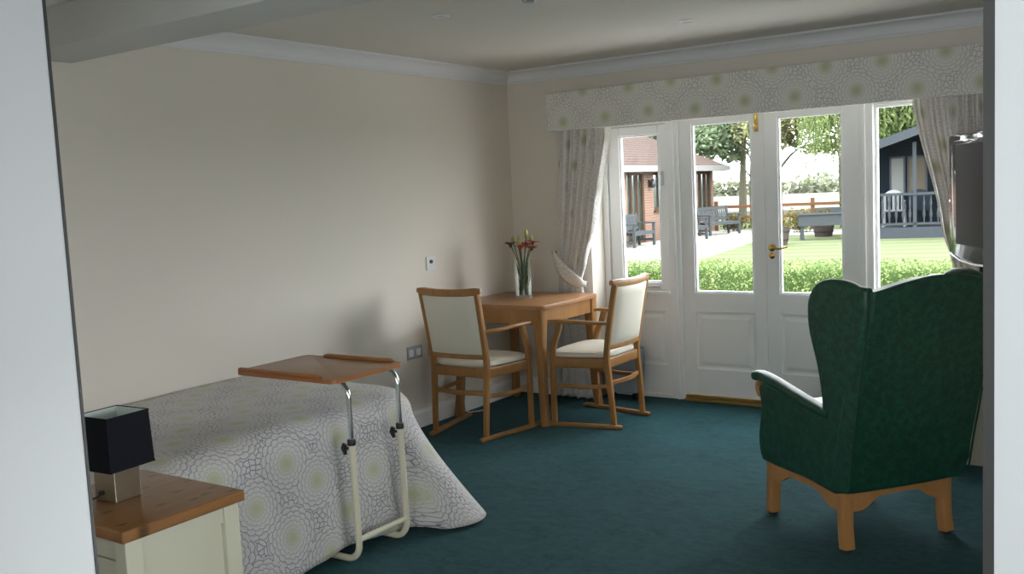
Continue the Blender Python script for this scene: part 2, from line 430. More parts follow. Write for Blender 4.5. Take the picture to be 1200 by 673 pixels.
# ------------------------------------------------------------------ the room shell
def build_shell():
    struct(MB().box((XL - .12, YN0, -.1), (1.6, YW + .3, 0)).box((-1.9, -2.2, -.1), (1.6, YN0, 0)).build('floor', M['carpet'], smooth=False), 'dark teal carpet floor')
    struct(MB().box((XL - .12, YN0, ZC), (1.6, YW + .3, ZC + .15)).box((-1.9, -2.2, ZC), (1.6, YN0, ZC + .15)).build('ceiling', M['ceil'], smooth=False), 'off white ceiling with recessed spotlights')
    struct(MB().box((XL - .12, YN0, 0), (XL, YW + .3, ZC)).build('wall_left', M['wall'], smooth=False), 'long plain cream wall behind the bed')
    b = MB()
    b.box((XL, YW, 0), (OX0, YW + .3, ZC)).box((OX1, YW, 0), (XR + .12, YW + .3, ZC)).box((OX0, YW, 2.03), (OX1, YW + .3, ZC))
    struct(b.build('wall_back', M['wall'], smooth=False), 'cream wall around the garden doors')
    b = MB(); y0, y1, z0, z1 = SW
    b.box((XR, YN, 0), (XR + .12, y0, ZC)).box((XR, y1, 0), (XR + .12, YW, ZC)).box((XR, y0, 0), (XR + .12, y1, z0)).box((XR, y0, z1), (XR + .12, y1, ZC))
    struct(b.build('wall_right', M['wall'], smooth=False))
    b = MB()
    b.box((XL, YN0, 0), (FW[0], YN, ZC)).box((FW[1], YN0, 0), (DX0 - .001, YN, ZC)).box((FW[0], YN0, 0), (FW[1], YN, FW[2])).box((FW[0], YN0, FW[3]), (FW[1], YN, ZC)).box((DX1 + .001, YN0, 0), (1.6, YN, ZC)).box((DX0 - .001, YN0, 2.12), (DX1 + .001, YN, ZC))
    struct(b.build('wall_front', M['wall'], smooth=False), 'white wall around the doorway in the foreground')
    # the doorway lining, with a dark strip along the room-side edge
    b = MB()
    b.box((DX1 + .001, YN0 - .003, 0), (DX1 + .11, YN0 - .0005, 2.2)).box((DX0 - .11, YN0 - .003, 0), (DX0 - .001, YN0 - .0005, 2.2))
    b.box((DX0 - .02, YN0 - .002, 0), (DX0, YN + .002, 2.12)).box((DX1, YN0 - .002, 0), (DX1 + .02, YN + .002, 2.12)).box((DX0, YN0 - .002, 2.10), (DX1, YN + .002, 2.12))
    lin = struct(b.build('door_1', M['jamb'], smooth=False), 'white door lining framing the view')
    MB().box((DX0 - .006, YN + .002, 0), (DX0 + .0012, YN + .005, 2.1)).box((DX1 - .026, YN + .002, 0), (DX1 + .004, YN + .012, 2.1)).build('edge_strip', M['edge_strip'], lin, False)
    # corridor behind the camera
    b = MB()
    b.box((-1.9, -2.2, 0), (-1.78, YN0, ZC)).box((1.48, -2.2, 0), (1.6, YN0, ZC))
    b.box((-1.78, -2.2, 0), (CW[0], -2.08, ZC)).box((CW[1], -2.2, 0), (1.48, -2.08, ZC)).box((CW[0], -2.2, 0), (CW[1], -2.08, CW[2])).box((CW[0], -2.2, CW[3]), (CW[1], -2.08, ZC))
    struct(b.build('wall_corridor', M['jamb'], smooth=False))
    # unseen windows, added to bring more daylight into the room
    for nm, (a, c), ax in (('fill_window_2', ((CW[0], CW[2]), (CW[1], CW[3])), -2.14), ('fill_window_3', ((SW[0], SW[2]), (SW[1], SW[3])), 'x'), ('fill_window_5', ((FW[0], FW[2]), (FW[1], FW[3])), .475)):
        b = MB(); (u0, v0), (u1, v1) = a, c
        for (p, q) in (((u0, v0), (u1, v0 + .06)), ((u0, v1 - .06), (u1, v1)), ((u0, v0 + .06), (u0 + .06, v1 - .06)), ((u1 - .06, v0 + .06), (u1, v1 - .06)), (((u0 + u1) / 2 - .03, v0 + .06), ((u0 + u1) / 2 + .03, v1 - .06))):
            if ax != 'x': b.box((p[0], ax - .03, p[1]), (q[0], ax + .03, q[1]))
            else: b.box((XR + .03, p[0], p[1]), (XR + .09, q[0], q[1]))
        w = struct(b.build(nm, M['white'], smooth=False))
        g = MB()
        if ax != 'x': g.box((u0 + .06, ax - .002, v0 + .06), (u1 - .06, ax + .002, v1 - .06))
        else: g.box((XR + .058, u0 + .06, v0 + .06), (XR + .062, u1 - .06, v1 - .06))
        g.build('pane', M['glass'], w, False)
    # dropped beam across the room
    b = MB(); b.box((XL + .001, 2.21, 2.165), (XR - .001, 2.485, ZC - .001), bevel=.004)
    b.box((XL + .001, 2.165, 2.325), (XR - .001, 2.2095, ZC - .001), bevel=.01)
    struct(b.build('beam', M['beam'], smooth=False), 'grey white dropped beam crossing the ceiling')
    # coving: concave quarter profile
    prof = [(0, .0), (.012, .0), (.016, .012)]
    for k in range(7):
        a = k / 6 * PI / 2; prof.append((.022 + .058 * (1 - math.cos(a)), .014 + .058 * math.sin(a)))
    prof += [(.094, .076), (.096, .088), (0, .088)]
    def cov(name, fn, d0, d1):
        b = MB(); b.prism([(u, v) for u, v in prof], d0, d1, fn)
        return struct(b.build(name, M['coving'], smooth=True, angle=30))
    z0 = ZC - .089
    cov('trim_1', lambda u, v, d: (XL + .001 + u, d, z0 + v), 2.487, YW - .001)
    cov('trim_2', lambda u, v, d: (d, YW - .001 - u, z0 + v), XL + .001, XR - .001)
    cov('trim_3', lambda u, v, d: (XR - .001 - u, d, z0 + v), 2.487, YW - .001)
    # skirting boards
    def sk(name, fn, d0, d1):
        pr = [(0, 0.001), (.018, 0.001), (.018, .095), (.012, .112), (.004, .12), (0, .12)]
        return struct(MB().prism(pr, d0, d1, fn).build(name, M['white'], smooth=False), 'white skirting board')
    sk('baseboard_left', lambda u, v, d: (XL + .001 + u, d, v), YN + .03, YW - .002)
    sk('baseboard_back', lambda u, v, d: (d, YW - .001 - u, v), XL + .02, OX0 - .01)
    sk('baseboard_right', lambda u, v, d: (XR - .001 - u, d, v), YN + .03, YW - .002)

def frame_rect(b, x0, z0, x1, z1, w, y0, y1, bev=.004):
    """four members of width w (l, r, b, t)"""
    l, r, bo, t = w
    b.box((x0, y0, z0), (x0 + l, y1, z1), bev); b.box((x1 - r, y0, z0), (x1, y1, z1), bev)
    b.box((x0 + l, y0, z0), (x1 - r, y1, z0 + bo), bev); b.box((x0 + l, y0, z1 - t), (x1 - r, y1, z1), bev)

def raised_panel(b, x0, z0, x1, z1, yf):
    """a recessed field with a moulded edge, in a door face at y = yf"""
    bm = b.bm; d = (0, .0), (.008, .012), (.022, .014), (.045, .004), (.047, .002)
    rings = []
    for off, dep in d:
        rings.append([bm.verts.new((x, yf + dep, z)) for x, z in ((x0 + off, z0 + off), (x1 - off, z0 + off), (x1 - off, z1 - off), (x0 + off, z1 - off))])
    for a, c in zip(rings, rings[1:]):
        for k in range(4): bm.faces.new((a[k], a[(k + 1) % 4], c[(k + 1) % 4], c[k]))
    bm.faces.new(rings[-1])

def door_leaf(name, x0, x1, gx0, gx1, label):
    zb, zt = .045, 2.0; gz0, gz1 = .755, 1.905; y0, y1 = YF, YF + .045
    b = MB()
    b.box((x0, y0, zb), (gx0, y1, zt), .003).box((gx1, y0, zb), (x1, y1, zt), .003)
    b.box((gx0, y0, gz1), (gx1, y1, zt)).box((gx0, y0, .625), (gx1, y1, gz0)).box((gx0, y0, zb), (gx1, y1, .225))
    raised_panel(b, gx0, .225, gx1, .625, y0)
    b.box((gx0, y0 + .025, .225), (gx1, y1, .625))
    d = struct(b.build(name, M['white'], smooth=False), label)
    bd = MB()   # glazing bead
    w = .014
    frame_rect(bd, gx0, gz0, gx1, gz1, (w,) * 4, y0 + .008, y0 + .03, .003)
    bd.build('glazing_bead', M['white'], d, False)
    MB().box((gx0 + .004, y0 + .030, gz0 + .004), (gx1 - .004, y0 + .036, gz1 - .004)).build('pane', M['glass'], d, False)
    return d

def build_windows():
    y0, y1 = YF, YF + .08
    # outer frame with posts
    b = MB()
    b.box((OX0, y0 - .01, .001), (OX0 + .045, y1, 2.03), .003).box((OX1 - .045, y0 - .01, .001), (OX1, y1, 2.03), .003)
    b.box((OX0 + .045, y0 - .01, 1.925), (-2.85, y1, 2.03), .003)
    b.box((-1.475, y0 - .01, 1.925), (OX1 - .045, y1, 2.03), .003).box((-2.757, y0 - .01, 2.003), (-1.567, y1, 2.03))
    b.box((-2.85, y0 - .02, .001), (-2.757, y1, 2.03), .008).box((-2.81, y0 - .032, .001), (-2.79, y0 - .015, 2.03), .006)
    b.box((-1.567, y0 - .02, .001), (-1.475, y1, 2.03), .008).box((-1.54, y0 - .032, .001), (-1.52, y0 - .015, 2.03), .006)
    fr = struct(b.build('trim_4', M['white'], smooth=False), 'white posts and head of the garden door frame')
    # left sidelight: fixed bottom panel and a casement
    b = MB()
    x0, x1 = OX0 + .045, -2.85
    b.box((x0, y0, .001), (x0 + .10, y1, .745)).box((-2.895, y0, .001), (x1, y1, .745)).box((x0 + .10, y0, .62), (-2.895, y1, .745)).box((x0 + .10, y0, .001), (-2.895, y1, .235))
    raised_panel(b, x0 + .10, .235, -2.895, .62, y0)
    b.box((x0 + .1, y0 + .03, .235), (-2.895, y1, .62))
    b.box((x0, y0 - .03, .745), (x1, y1, .765), .006)
    b.box((x0, y0 - .012, .001), (x1, y0 + .001, .03), .003)
    struct(b.build('trim_5', M['white'], smooth=False), 'white panel below the left sidelight')
    b = MB(); frame_rect(b, x0 + .004, .767, x1 - .004, 1.923, (.088, .064, .055, .062), y0 + .005, y1 - .01, .006)
    w = struct(b.build('window_1', M['white'], smooth=False), 'narrow white casement window left of the doors')
    bd = MB(); frame_rect(bd, -3.223, .822, -2.918, 1.861, (.012,) * 4, y0 + .015, y0 + .04, .003); bd.build('glazing_bead', M['white'], w, False)
    MB().box((-3.222, y0 + .042, .823), (-2.919, y0 + .047, 1.860)).build('pane', M['glass'], w, False)
    b = MB(); b.box((-2.900, y0 - .006, 1.50), (-2.880, y0 + .004, 1.60), .003); b.tube([(-2.89, y0 - .01, 1.58), (-2.89, y0 - .03, 1.575), (-2.892, y0 - .035, 1.50), (-2.892, y0 - .035, 1.43)], [.007, .008, .007, .005], 8)
    b.build('window_handle', M['silver'], w)
    b = MB(); b.box((-3.12, y0 - .012, .785), (-2.93, y0 - .002, .797), .003); b.box((-2.99, y0 - .022, .79), (-2.94, y0 - .01, .802), .003)
    b.build('window_stay', M['silver'], w)
    # right sidelight, glazed straight into the frame
    b = MB(); x0, x1 = -1.475, OX1 - .045
    b.box((x0, y0, .001), (x0 + .07, y1, .77)).box((x1 - .07, y0, .001), (x1, y1, .77)).box((x0 + .07, y0, .62), (x1 - .07, y1, .77)).box((x0 + .07, y0, .001), (x1 - .07, y1, .235))
    raised_panel(b, x0 + .07, .235, x1 - .07, .62, y0)
    b.box((x0 + .07, y0 + .03, .235), (x1 - .07, y1, .62))
    struct(b.build('trim_6', M['white'], smooth=False), 'white panel below the right sidelight')
    b = MB(); frame_rect(b, x0 + .002, .772, x1, 1.923, (.016,) * 4, y0 + .01, y0 + .045, .003)
    w = struct(b.build('window_4', M['white'], smooth=False), 'narrow fixed sidelight right of the doors')
    MB().box((x0 + .018, y0 + .03, .788), (x1 - .016, y0 + .035, 1.907)).build('pane', M['glass'], w, False)
    # french doors
    door_leaf('door_2', -2.755, -2.163, -2.668, -2.246, 'left white glazed garden door with brass bolt')
    d2 = door_leaf('door_3', -2.161, -1.569, -2.075, -1.663, 'right white glazed garden door with brass lever')
    b = MB(); yy = y0 - .001
    b.lathe([(.024, 0), (.024, -.004), (.018, -.009), (.010, -.012), (.009, -.045)], (-2.122, yy, 1.062), 20, 'Y')
    b.tube(smoothpath([(-2.122, yy - .045, 1.062), (-2.10, yy - .05, 1.062), (-2.06, yy - .048, 1.058), (-2.02, yy - .042, 1.064), (-2.005, yy - .038, 1.070)]), .0065, 10)
    b.build('lever_handle', M['brass'], d2)
    MB().lathe([(.021, 0), (.021, -.004), (.016, -.009), (.006, -.011)], (-2.122, yy, 1.010), 20, 'Y').build('keyhole_rose', M['brass'], d2)
    d1 = bpy.data.objects['door_2']
    b = MB(); b.box((-2.224, yy - .006, 1.82), (-2.196, yy, 1.985), .003); b.lathe([(.008, 0), (.008, .06)], (-2.21, yy - .012, 1.90), 12); b.lathe([(.009, 0), (.011, .012), (.009, .024)], (-2.21, yy - .016, 1.845), 12)
    b.build('brass_bolt', M['brass'], d1)
    # brass threshold
    b = MB(); b.box((-2.755, YF - .05, .001), (-1.569, YF + .07, .018), .004); b.box((-2.755, YF - .012, .018), (-1.569, YF + .02, .042), .004)
    struct(b.build('trim_7', M['brass_dull'], smooth=False), 'dull brass threshold strip below the garden doors')

# ------------------------------------------------------------------ soft furnishings
def build_pelmet():
    t = thing('pelmet', 'wide flat pelmet covered in pale floral fabric above the garden doors', 'pelmet', (-2.168, YW, 1.91))
    x0, x1, ya, h = -1.407, 1.407, -.18, .265
    b = MB(); b.box((x0, ya, 0), (x1, ya + .018, h), .005); b.box((x0, ya + .018, 0), (x0 + .018, -.002, h), .004); b.box((x1 - .018, ya + .018, 0), (x1, -.002, h), .004)
    o = b.build('fabric_face', M['floralp'], t, False)
    me = o.data; uvl = me.uv_layers.new(name='UVMap')
    for lp in me.loops:
        v = me.vertices[lp.vertex_index].co
        uvl.data[lp.index].uv = (v.x + v.y + .02, v.z + .085)
    MB().box((x0 + .019, ya + .019, h - .02), (x1 - .019, -.002, h - .004)).build('top_board', M['white'], t, False)

def curtain(name, label, edgeL, edgeR, y0, nf, flip, tie):
    """edgeL/edgeR: lists of (z, x); folds nf"""
    def ev(E, z):
        E = sorted(E)
        if z <= E[0][0]: return E[0][1]
        for (a, xa), (b, xb) in zip(E, E[1:]):
            if z <= b:
                f = (z - a) / (b - a); f = f * f * (3 - 2 * f) * .5 + f * .5
                return xa + (xb - xa) * f
        return E[-1][1]
    t = thing(name, label, 'curtain', (ev(edgeL, 0) / 2 + ev(edgeR, 0) / 2, y0, 0)); ox = t.location.x
    zt, zb = 1.96, .015; flat = 0.95
    def fn(u, v):
        z = zb + (zt - zb) * v
        a, b = ev(edgeL, z), ev(edgeR, z)
        ph = u * nf * 2 * PI + .8 * math.sin(v * 3 + u * 5)
        w = b - a
        amp = .040 * (1 - .45 * math.exp(-((z - tie) / .14) ** 2))
        uu = u + .35 / nf / 2 / PI * math.sin(2 * ph) * .9
        x = a + w * uu
        y = amp * math.sin(ph) * (.75 + .25 * math.sin(u * 13)) + .010 * math.sin(3.1 * ph + 4 * v)
        if z < .1: y += .01 * math.sin(u * 31)
        return (x - ox, y, z)
    o = gridmesh('drape', nf * 16, 70, fn, lambda u, v: (u * flat * (1 if not flip else -1), v * (zt - zb)), M['floralc'], t, .003)
    return t

def build_curtains():
    yc = 5.825
    t = curtain('left_curtain'.replace('left_', 'tied_'), 'floral curtain gathered by a tieback beside the corner table', [(0, -3.70), (.8, -3.60), (1.0, -3.60), (1.9, -3.555)], [(0, -3.31), (.55, -3.33), (.86, -3.40), (.98, -3.365), (1.3, -3.27), (1.9, -3.135)], yc, 6, False, .87)
    ox = t.location.x
    # tieback band from a wall hook down and round the drape
    pa = smoothpath([(-3.655 - ox, 5.835 - yc + .03, 1.055), (-3.61 - ox, -.015, 1.01), (-3.54 - ox, -.052, .945), (-3.46 - ox, -.056, .885), (-3.39 - ox, -.04, .845), (-3.365 - ox, .0, .835)], 6)
    def fn(u, v):
        i = u * (len(pa) - 1); k = min(int(i), len(pa) - 2); p = pa[k].lerp(pa[k + 1], i - k)
        w = .03 + .055 * math.sin(PI * min(1, u * 1.15)) ** .8
        return (p.x + .18 * w * (v - .5), p.y - .012 * math.sin(PI * v), p.z + w * (v - .5) * 1.35)
    gridmesh('tieback', 28, 7, fn, lambda u, v: (u * .36 + .12, v * .1 + .02), M['floralc'], t, .004)
    MB().lathe([(.012, 0), (.012, -.006), (.005, -.010), (.005, -.035), (.012, -.040), (.012, -.046)], (-3.655 - ox, YW - .002 - yc, 1.055), 12, 'Y').build('hook', M['brass'], t)
    t = curtain('tied_curtain', 'floral curtain drawn aside behind the television', [(0, -.98), (.7, -.99), (.95, -.985), (1.2, -1.05), (1.9, -1.195)], [(0, -.70), (.95, -.80), (1.9, -.775)], yc, 7, True, .9)

# ------------------------------------------------------------------ dining furniture
def make_chair(label):
    t = thing('dining_chair', label, 'chair', group='cream and oak armchairs at the table')
    up = (0, 1, 0)
    def postx(z): return .197 + .018 * (z / .93)
    def posty(z):
        if z < .45: return .032 * (z / .45) ** 1.3
        f = (z - .45) / .48; return .032 - .085 * f ** 1.2
    for s in (-1, 1):
        pts = [(s * postx(z), posty(z), z) for z in [.024 + i * (.91 - .024) / 14 for i in range(15)]]
        MB().sweep(pts, [(.026 + .006 * math.sin(PI * min(1, i / 7 * .5)), .036) for i in range(15)], up).build('rear_leg', M['oak'], t)
        pts = smoothpath([(s * .278, .385, .024), (s * .278, .385, .25), (s * .276, .383, .44), (s * .280, .372, .52), (s * .288, .335, .60), (s * .288, .312, .672)], 4)
        MB().sweep(pts, [(.028, .036)] * (len(pts) - 4) + [(.028, .040)] * 4, up).build('front_leg', M['oak'], t)
        MB().sweep([(s * .193, -.055, .0135), (s * .197, -.04, .0135), (s * .278, .39, .0135), (s * .294, .485, .0135), (s * .296, .50, .012)], [(.026, .014), (.032, .025), (.032, .025), (.030, .024), (.024, .012)]).build('runner', M['oak'], t)
        pts = smoothpath([(s * .203, posty(.27) + .016, .27), (s * .245, .18, .262), (s * .272, .368, .268)], 6)
        MB().sweep(pts, (.018, .026)).build('side_stretcher', M['oak'], t)
        pts = smoothpath([(s * .211, posty(.68) + .012, .668), (s * .245, .08, .672), (s * .282, .22, .680), (s * .290, .35, .682), (s * .287, .385, .677)], 6)
        MB().sweep(pts, [(.024 + .020 * min(1, i / 12), .022) for i in range(len(pts))]).build('arm', M['oak'], t)
    # aprons
    b = MB()
    for s in (-1, 1): b.sweep([(s * .204, .045, .412), (s * .27, .375, .412)], (.022, .062))
    b.sweep(smoothpath([(-.268, .392, .412), (0, .415, .412), (.268, .392, .412)], 6), (.022, .062)); b.sweep([(-.19, .030, .412), (.19, .030, .412)], (.022, .062))
    b.build('seat_frame', M['oak'], t)
    MB().sweep(smoothpath([(-.19, posty(.29) + .005, .288), (0, -.012, .288), (.19, posty(.29) + .005, .288)], 6), (.018, .028)).build('rear_stretcher', M['oak'], t)
    # seat cushion, domed
    def seat(u, v):
        a = (u - .5) * 2; y = .022 + .395 * v; hw = .196 + (.272 - .196) * v ** .9
        yy = y + (.022 * (1 - a * a) if v > .9 else 0) * ((v - .9) / .1 if v > .9 else 0)
        return a * hw, yy
    vs = []; n = 15
    b = MB(); grid = {}
    for lay, (ins, z) in enumerate(((.012, .442), (0.0, .450), (-.004, .462), (.004, .476), (.022, .484))):
        ring = []
        for k in range(48):
            a = 2 * PI * k / 48; ca, sa = math.cos(a), math.sin(a)
            x = math.copysign(abs(ca) ** .35, ca); y = math.copysign(abs(sa) ** .35, sa)
            vv = (y + 1) / 2; hw = .192 + (.278 - .192) * vv
            yy = .018 + .40 * vv + (.022 * (1 - x * x) if y > .5 else 0)
            cx, cy = 0, .215; px, py = x * hw, yy
            px -= math.copysign(min(ins, abs(px)), px); py += -ins if py > cy else ins
            ring.append(b.bm.verts.new((px, py, z)))
        if lay: 
            for k in range(48): b.bm.faces.new((prev[k], prev[(k + 1) % 48], ring[(k + 1) % 48], ring[k]))
        else: b.bm.faces.new(ring)
        prev = ring
    for sc, z in ((.7, .494), (.4, .498), (.12, .499)):
        ring = [b.bm.verts.new((v.co.x * sc / (1 if sc == .7 else 1), .215 + (v.co.y - .215) * sc, z)) for v in base] if False else None
    top = prev
    for sc, z in ((.75, .491), (.45, .497), (.15, .499)):
        ring = [b.bm.verts.new((v.co.x * sc, .215 + (v.co.y - .215) * sc, z)) for v in top]
        for k in range(48): b.bm.faces.new((prev[k], prev[(k + 1) % 48], ring[(k + 1) % 48], ring[k]))
        prev = ring
    b.bm.faces.new(prev)
    b.build('seat', M['vinyl'], t, angle=60)
    # backrest: curved top rail, lower rail, padded panel
    def bow(x): return -.030 * (1 - (x / .22) ** 2)
    b = MB()
    pts = [(x, posty(.91) + bow(x) * .9 + .004, .914 + .010 * abs(x / .24) ** 2) for x in [-.242 + .0403 * i for i in range(13)]]
    b.sweep(pts, [(.032, .030)] + [(.034, .046)] * 11 + [(.032, .030)]); b.build('top_rail', M['oak'], t)
    pts = [(x, posty(.515) + bow(x) * .9, .515) for x in [-.202 + .0337 * i for i in range(13)]]
    MB().sweep(pts, (.022, .032)).build('lower_rail', M['oak'], t)
    b = MB(); rings = []
    def pan(u, v, d):
        z = .530 + (.893 - .530) * v; x = (u - .5) * 2 * (postx(z) - .014)
        ed = min(u, 1 - u, v, 1 - v); puff = .011 * min(1, (ed / .12)) ** .5
        return (x, posty(z) + bow(x) * .9 + d * (.010 + puff), z)
    for d in (-1, 1):
        vv = [[b.bm.verts.new(pan(i / 16, j / 14, d)) for i in range(17)] for j in range(15)]
        for j in range(14):
            for i in range(16):
                b.bm.faces.new((vv[j][i], vv[j][i + 1], vv[j + 1][i + 1], vv[j + 1][i]))
        rings.append(vv)
    A, B = rings
    bd = lambda g: [g[0][i] for i in range(17)] + [g[j][16] for j in range(1, 15)] + [g[14][i] for i in range(15, -1, -1)] + [g[j][0] for j in range(13, 0, -1)]
    a, c = bd(A), bd(B)
    for k in range(len(a)): b.bm.faces.new((a[k], a[(k + 1) % len(a)], c[(k + 1) % len(a)], c[k]))
    b.build('backrest', M['vinyl'], t, angle=60)
    return t

def build_dining():
    c1 = make_chair('oak armchair with cream vinyl pads, its back turned to the room, nearest the bed')
    c1.location = (-3.605, 4.60, 0)
    c2 = copy_tree(c1); c2['label'] = 'oak armchair with cream vinyl pads on the garden door side of the table'
    c2.location = (-2.83, 5.365, 0); c2.rotation_euler.z = R(90)
    # square table
    t = thing('dining_table', 'square oak dining table standing in the corner', 'table', (-3.61, 5.395, 0))
    x0, x1, y0, y1 = -.372, .372, -.372, .372
    poly = []
    r = .05
    for cx, cy, a0 in ((x1 - r, y1 - r, 0), (x0 + r, y1 - r, 90), (x0 + r, y0 + r, 180), (x1 - r, y0 + r, 270)):
        for k in range(7):
            a = R(a0 + k * 15); poly.append((cx + r * math.cos(a), cy + r * math.sin(a)))
    MB().prism(poly, .752, .780, lambda u, v, d: (u, v, d), .006).build('table_top', M['oaktop'], t)
    b = MB(); q = .335
    for s in (-1, 1):
        b.box((-q + .03, s * q - .011, .655), (q - .03, s * q + .011, .752)); b.box((s * q - .011, -q + .03, .655), (s * q + .011, q - .03, .752))
    b.build('apron', M['oak'], t, False)
    for sx in (-1, 1):
        for sy in (-1, 1):
            pts = [(sx * (.325 + .006 * k), sy * (.325 + .006 * k), z) for k, z in ((0, .752), (0, .64), (0, .55), (.5, .35), (2, .15), (4.2, .001))]
            MB().sweep(pts, [(.072, .072), (.072, .072), (.062, .062), (.054, .054), (.050, .050), (.052, .052)], (0, 1, 0)).build('leg', M['oak'], t)
    # vase with flowers
    zt = .7805
    v = thing('flower_vase', 'tall clear glass vase of red flowers on the corner table', 'vase', (-3.62, 5.40, zt)); v.scale = (1.38, 1.38, 1.38)
    b = MB(); b.lathe([(.043, 0), (.044, .002), (.0445, .19), (.0415, .19), (.040, .016), (.0, .015)], n=28, cap=True); b.build('glass_vase', M['vase'], v)
    b = MB()
    rnd = random.Random(5); heads = []
    specs = [(-.052, -.02, .262, 'd'), (.035, -.015, .262, 'r'), (.060, .01, .272, 'r'), (-.006, 0, .250, 'r'), (.016, .02, .305, 'y'), (-.022, .01, .292, 'y'), (.040, .03, .290, 'y'), (-.035, .02, .270, 'y'), (.065, -.01, .245, 'd'), (.0, -.03, .275, 'y'), (-.058, .01, .285, 'y'), (.03, .0, .32, 'y')]
    for i, (x, y, z, k) in enumerate(specs):
        a = rnd.uniform(0, 6.28); bx, by = .022 * math.cos(a), .022 * math.sin(a)
        b.tube(smoothpath([(bx, by, .018), (bx * .3 + x * .1, by * .3 + y * .1, .10), (x * .45, y * .45, .19), (x, y, z)], 5), .0022, 6)
    for i in range(26):   # stems and leaves in the water
        a = rnd.uniform(0, 6.28); r0 = rnd.uniform(.005, .028); z = rnd.uniform(.02, .16); l = rnd.uniform(.03, .08)
        p = Vector((r0 * math.cos(a), r0 * math.sin(a), z)); q = p + Vector((rnd.uniform(-.014, .014), rnd.uniform(-.014, .014), l))
        b.sweep([p, (p + q) / 2, q], [(.002, .001), (.009, .0012), (.002, .001)], (math.cos(a), math.sin(a), 0.1), n=6, power=2)
    b.build('stems', M['stem'], v)
    for i, (x, y, z, k) in enumerate(specs):
        b = MB(); c = Vector((x, y, z))
        if k == 'y':
            b.lathe([(.001, -.014), (.008, -.006), (.010, .004), (.006, .014), (.001, .022)], c, 10)
        else:
            for j in range(9):
                a = j * 2 * PI / 9 + rnd.uniform(-.2, .2); e = rnd.uniform(.2, .9)
                d = Vector((math.cos(a), math.sin(a), e)).normalized() * .036
                b.sweep([c, c + d * .55, c + d - Vector((0, 0, .006))], [(.005, .002), (.022, .003), (.008, .002)], (0, 0, 1), n=6, power=2)
            b.lathe([(.002, -.01), (.008, -.002), (.008, .008), (.002, .014)], c, 10)
        b.build('bloom', M[{'y': 'petalyel', 'r': 'petalred', 'd': 'petaldark'}[k]], v)

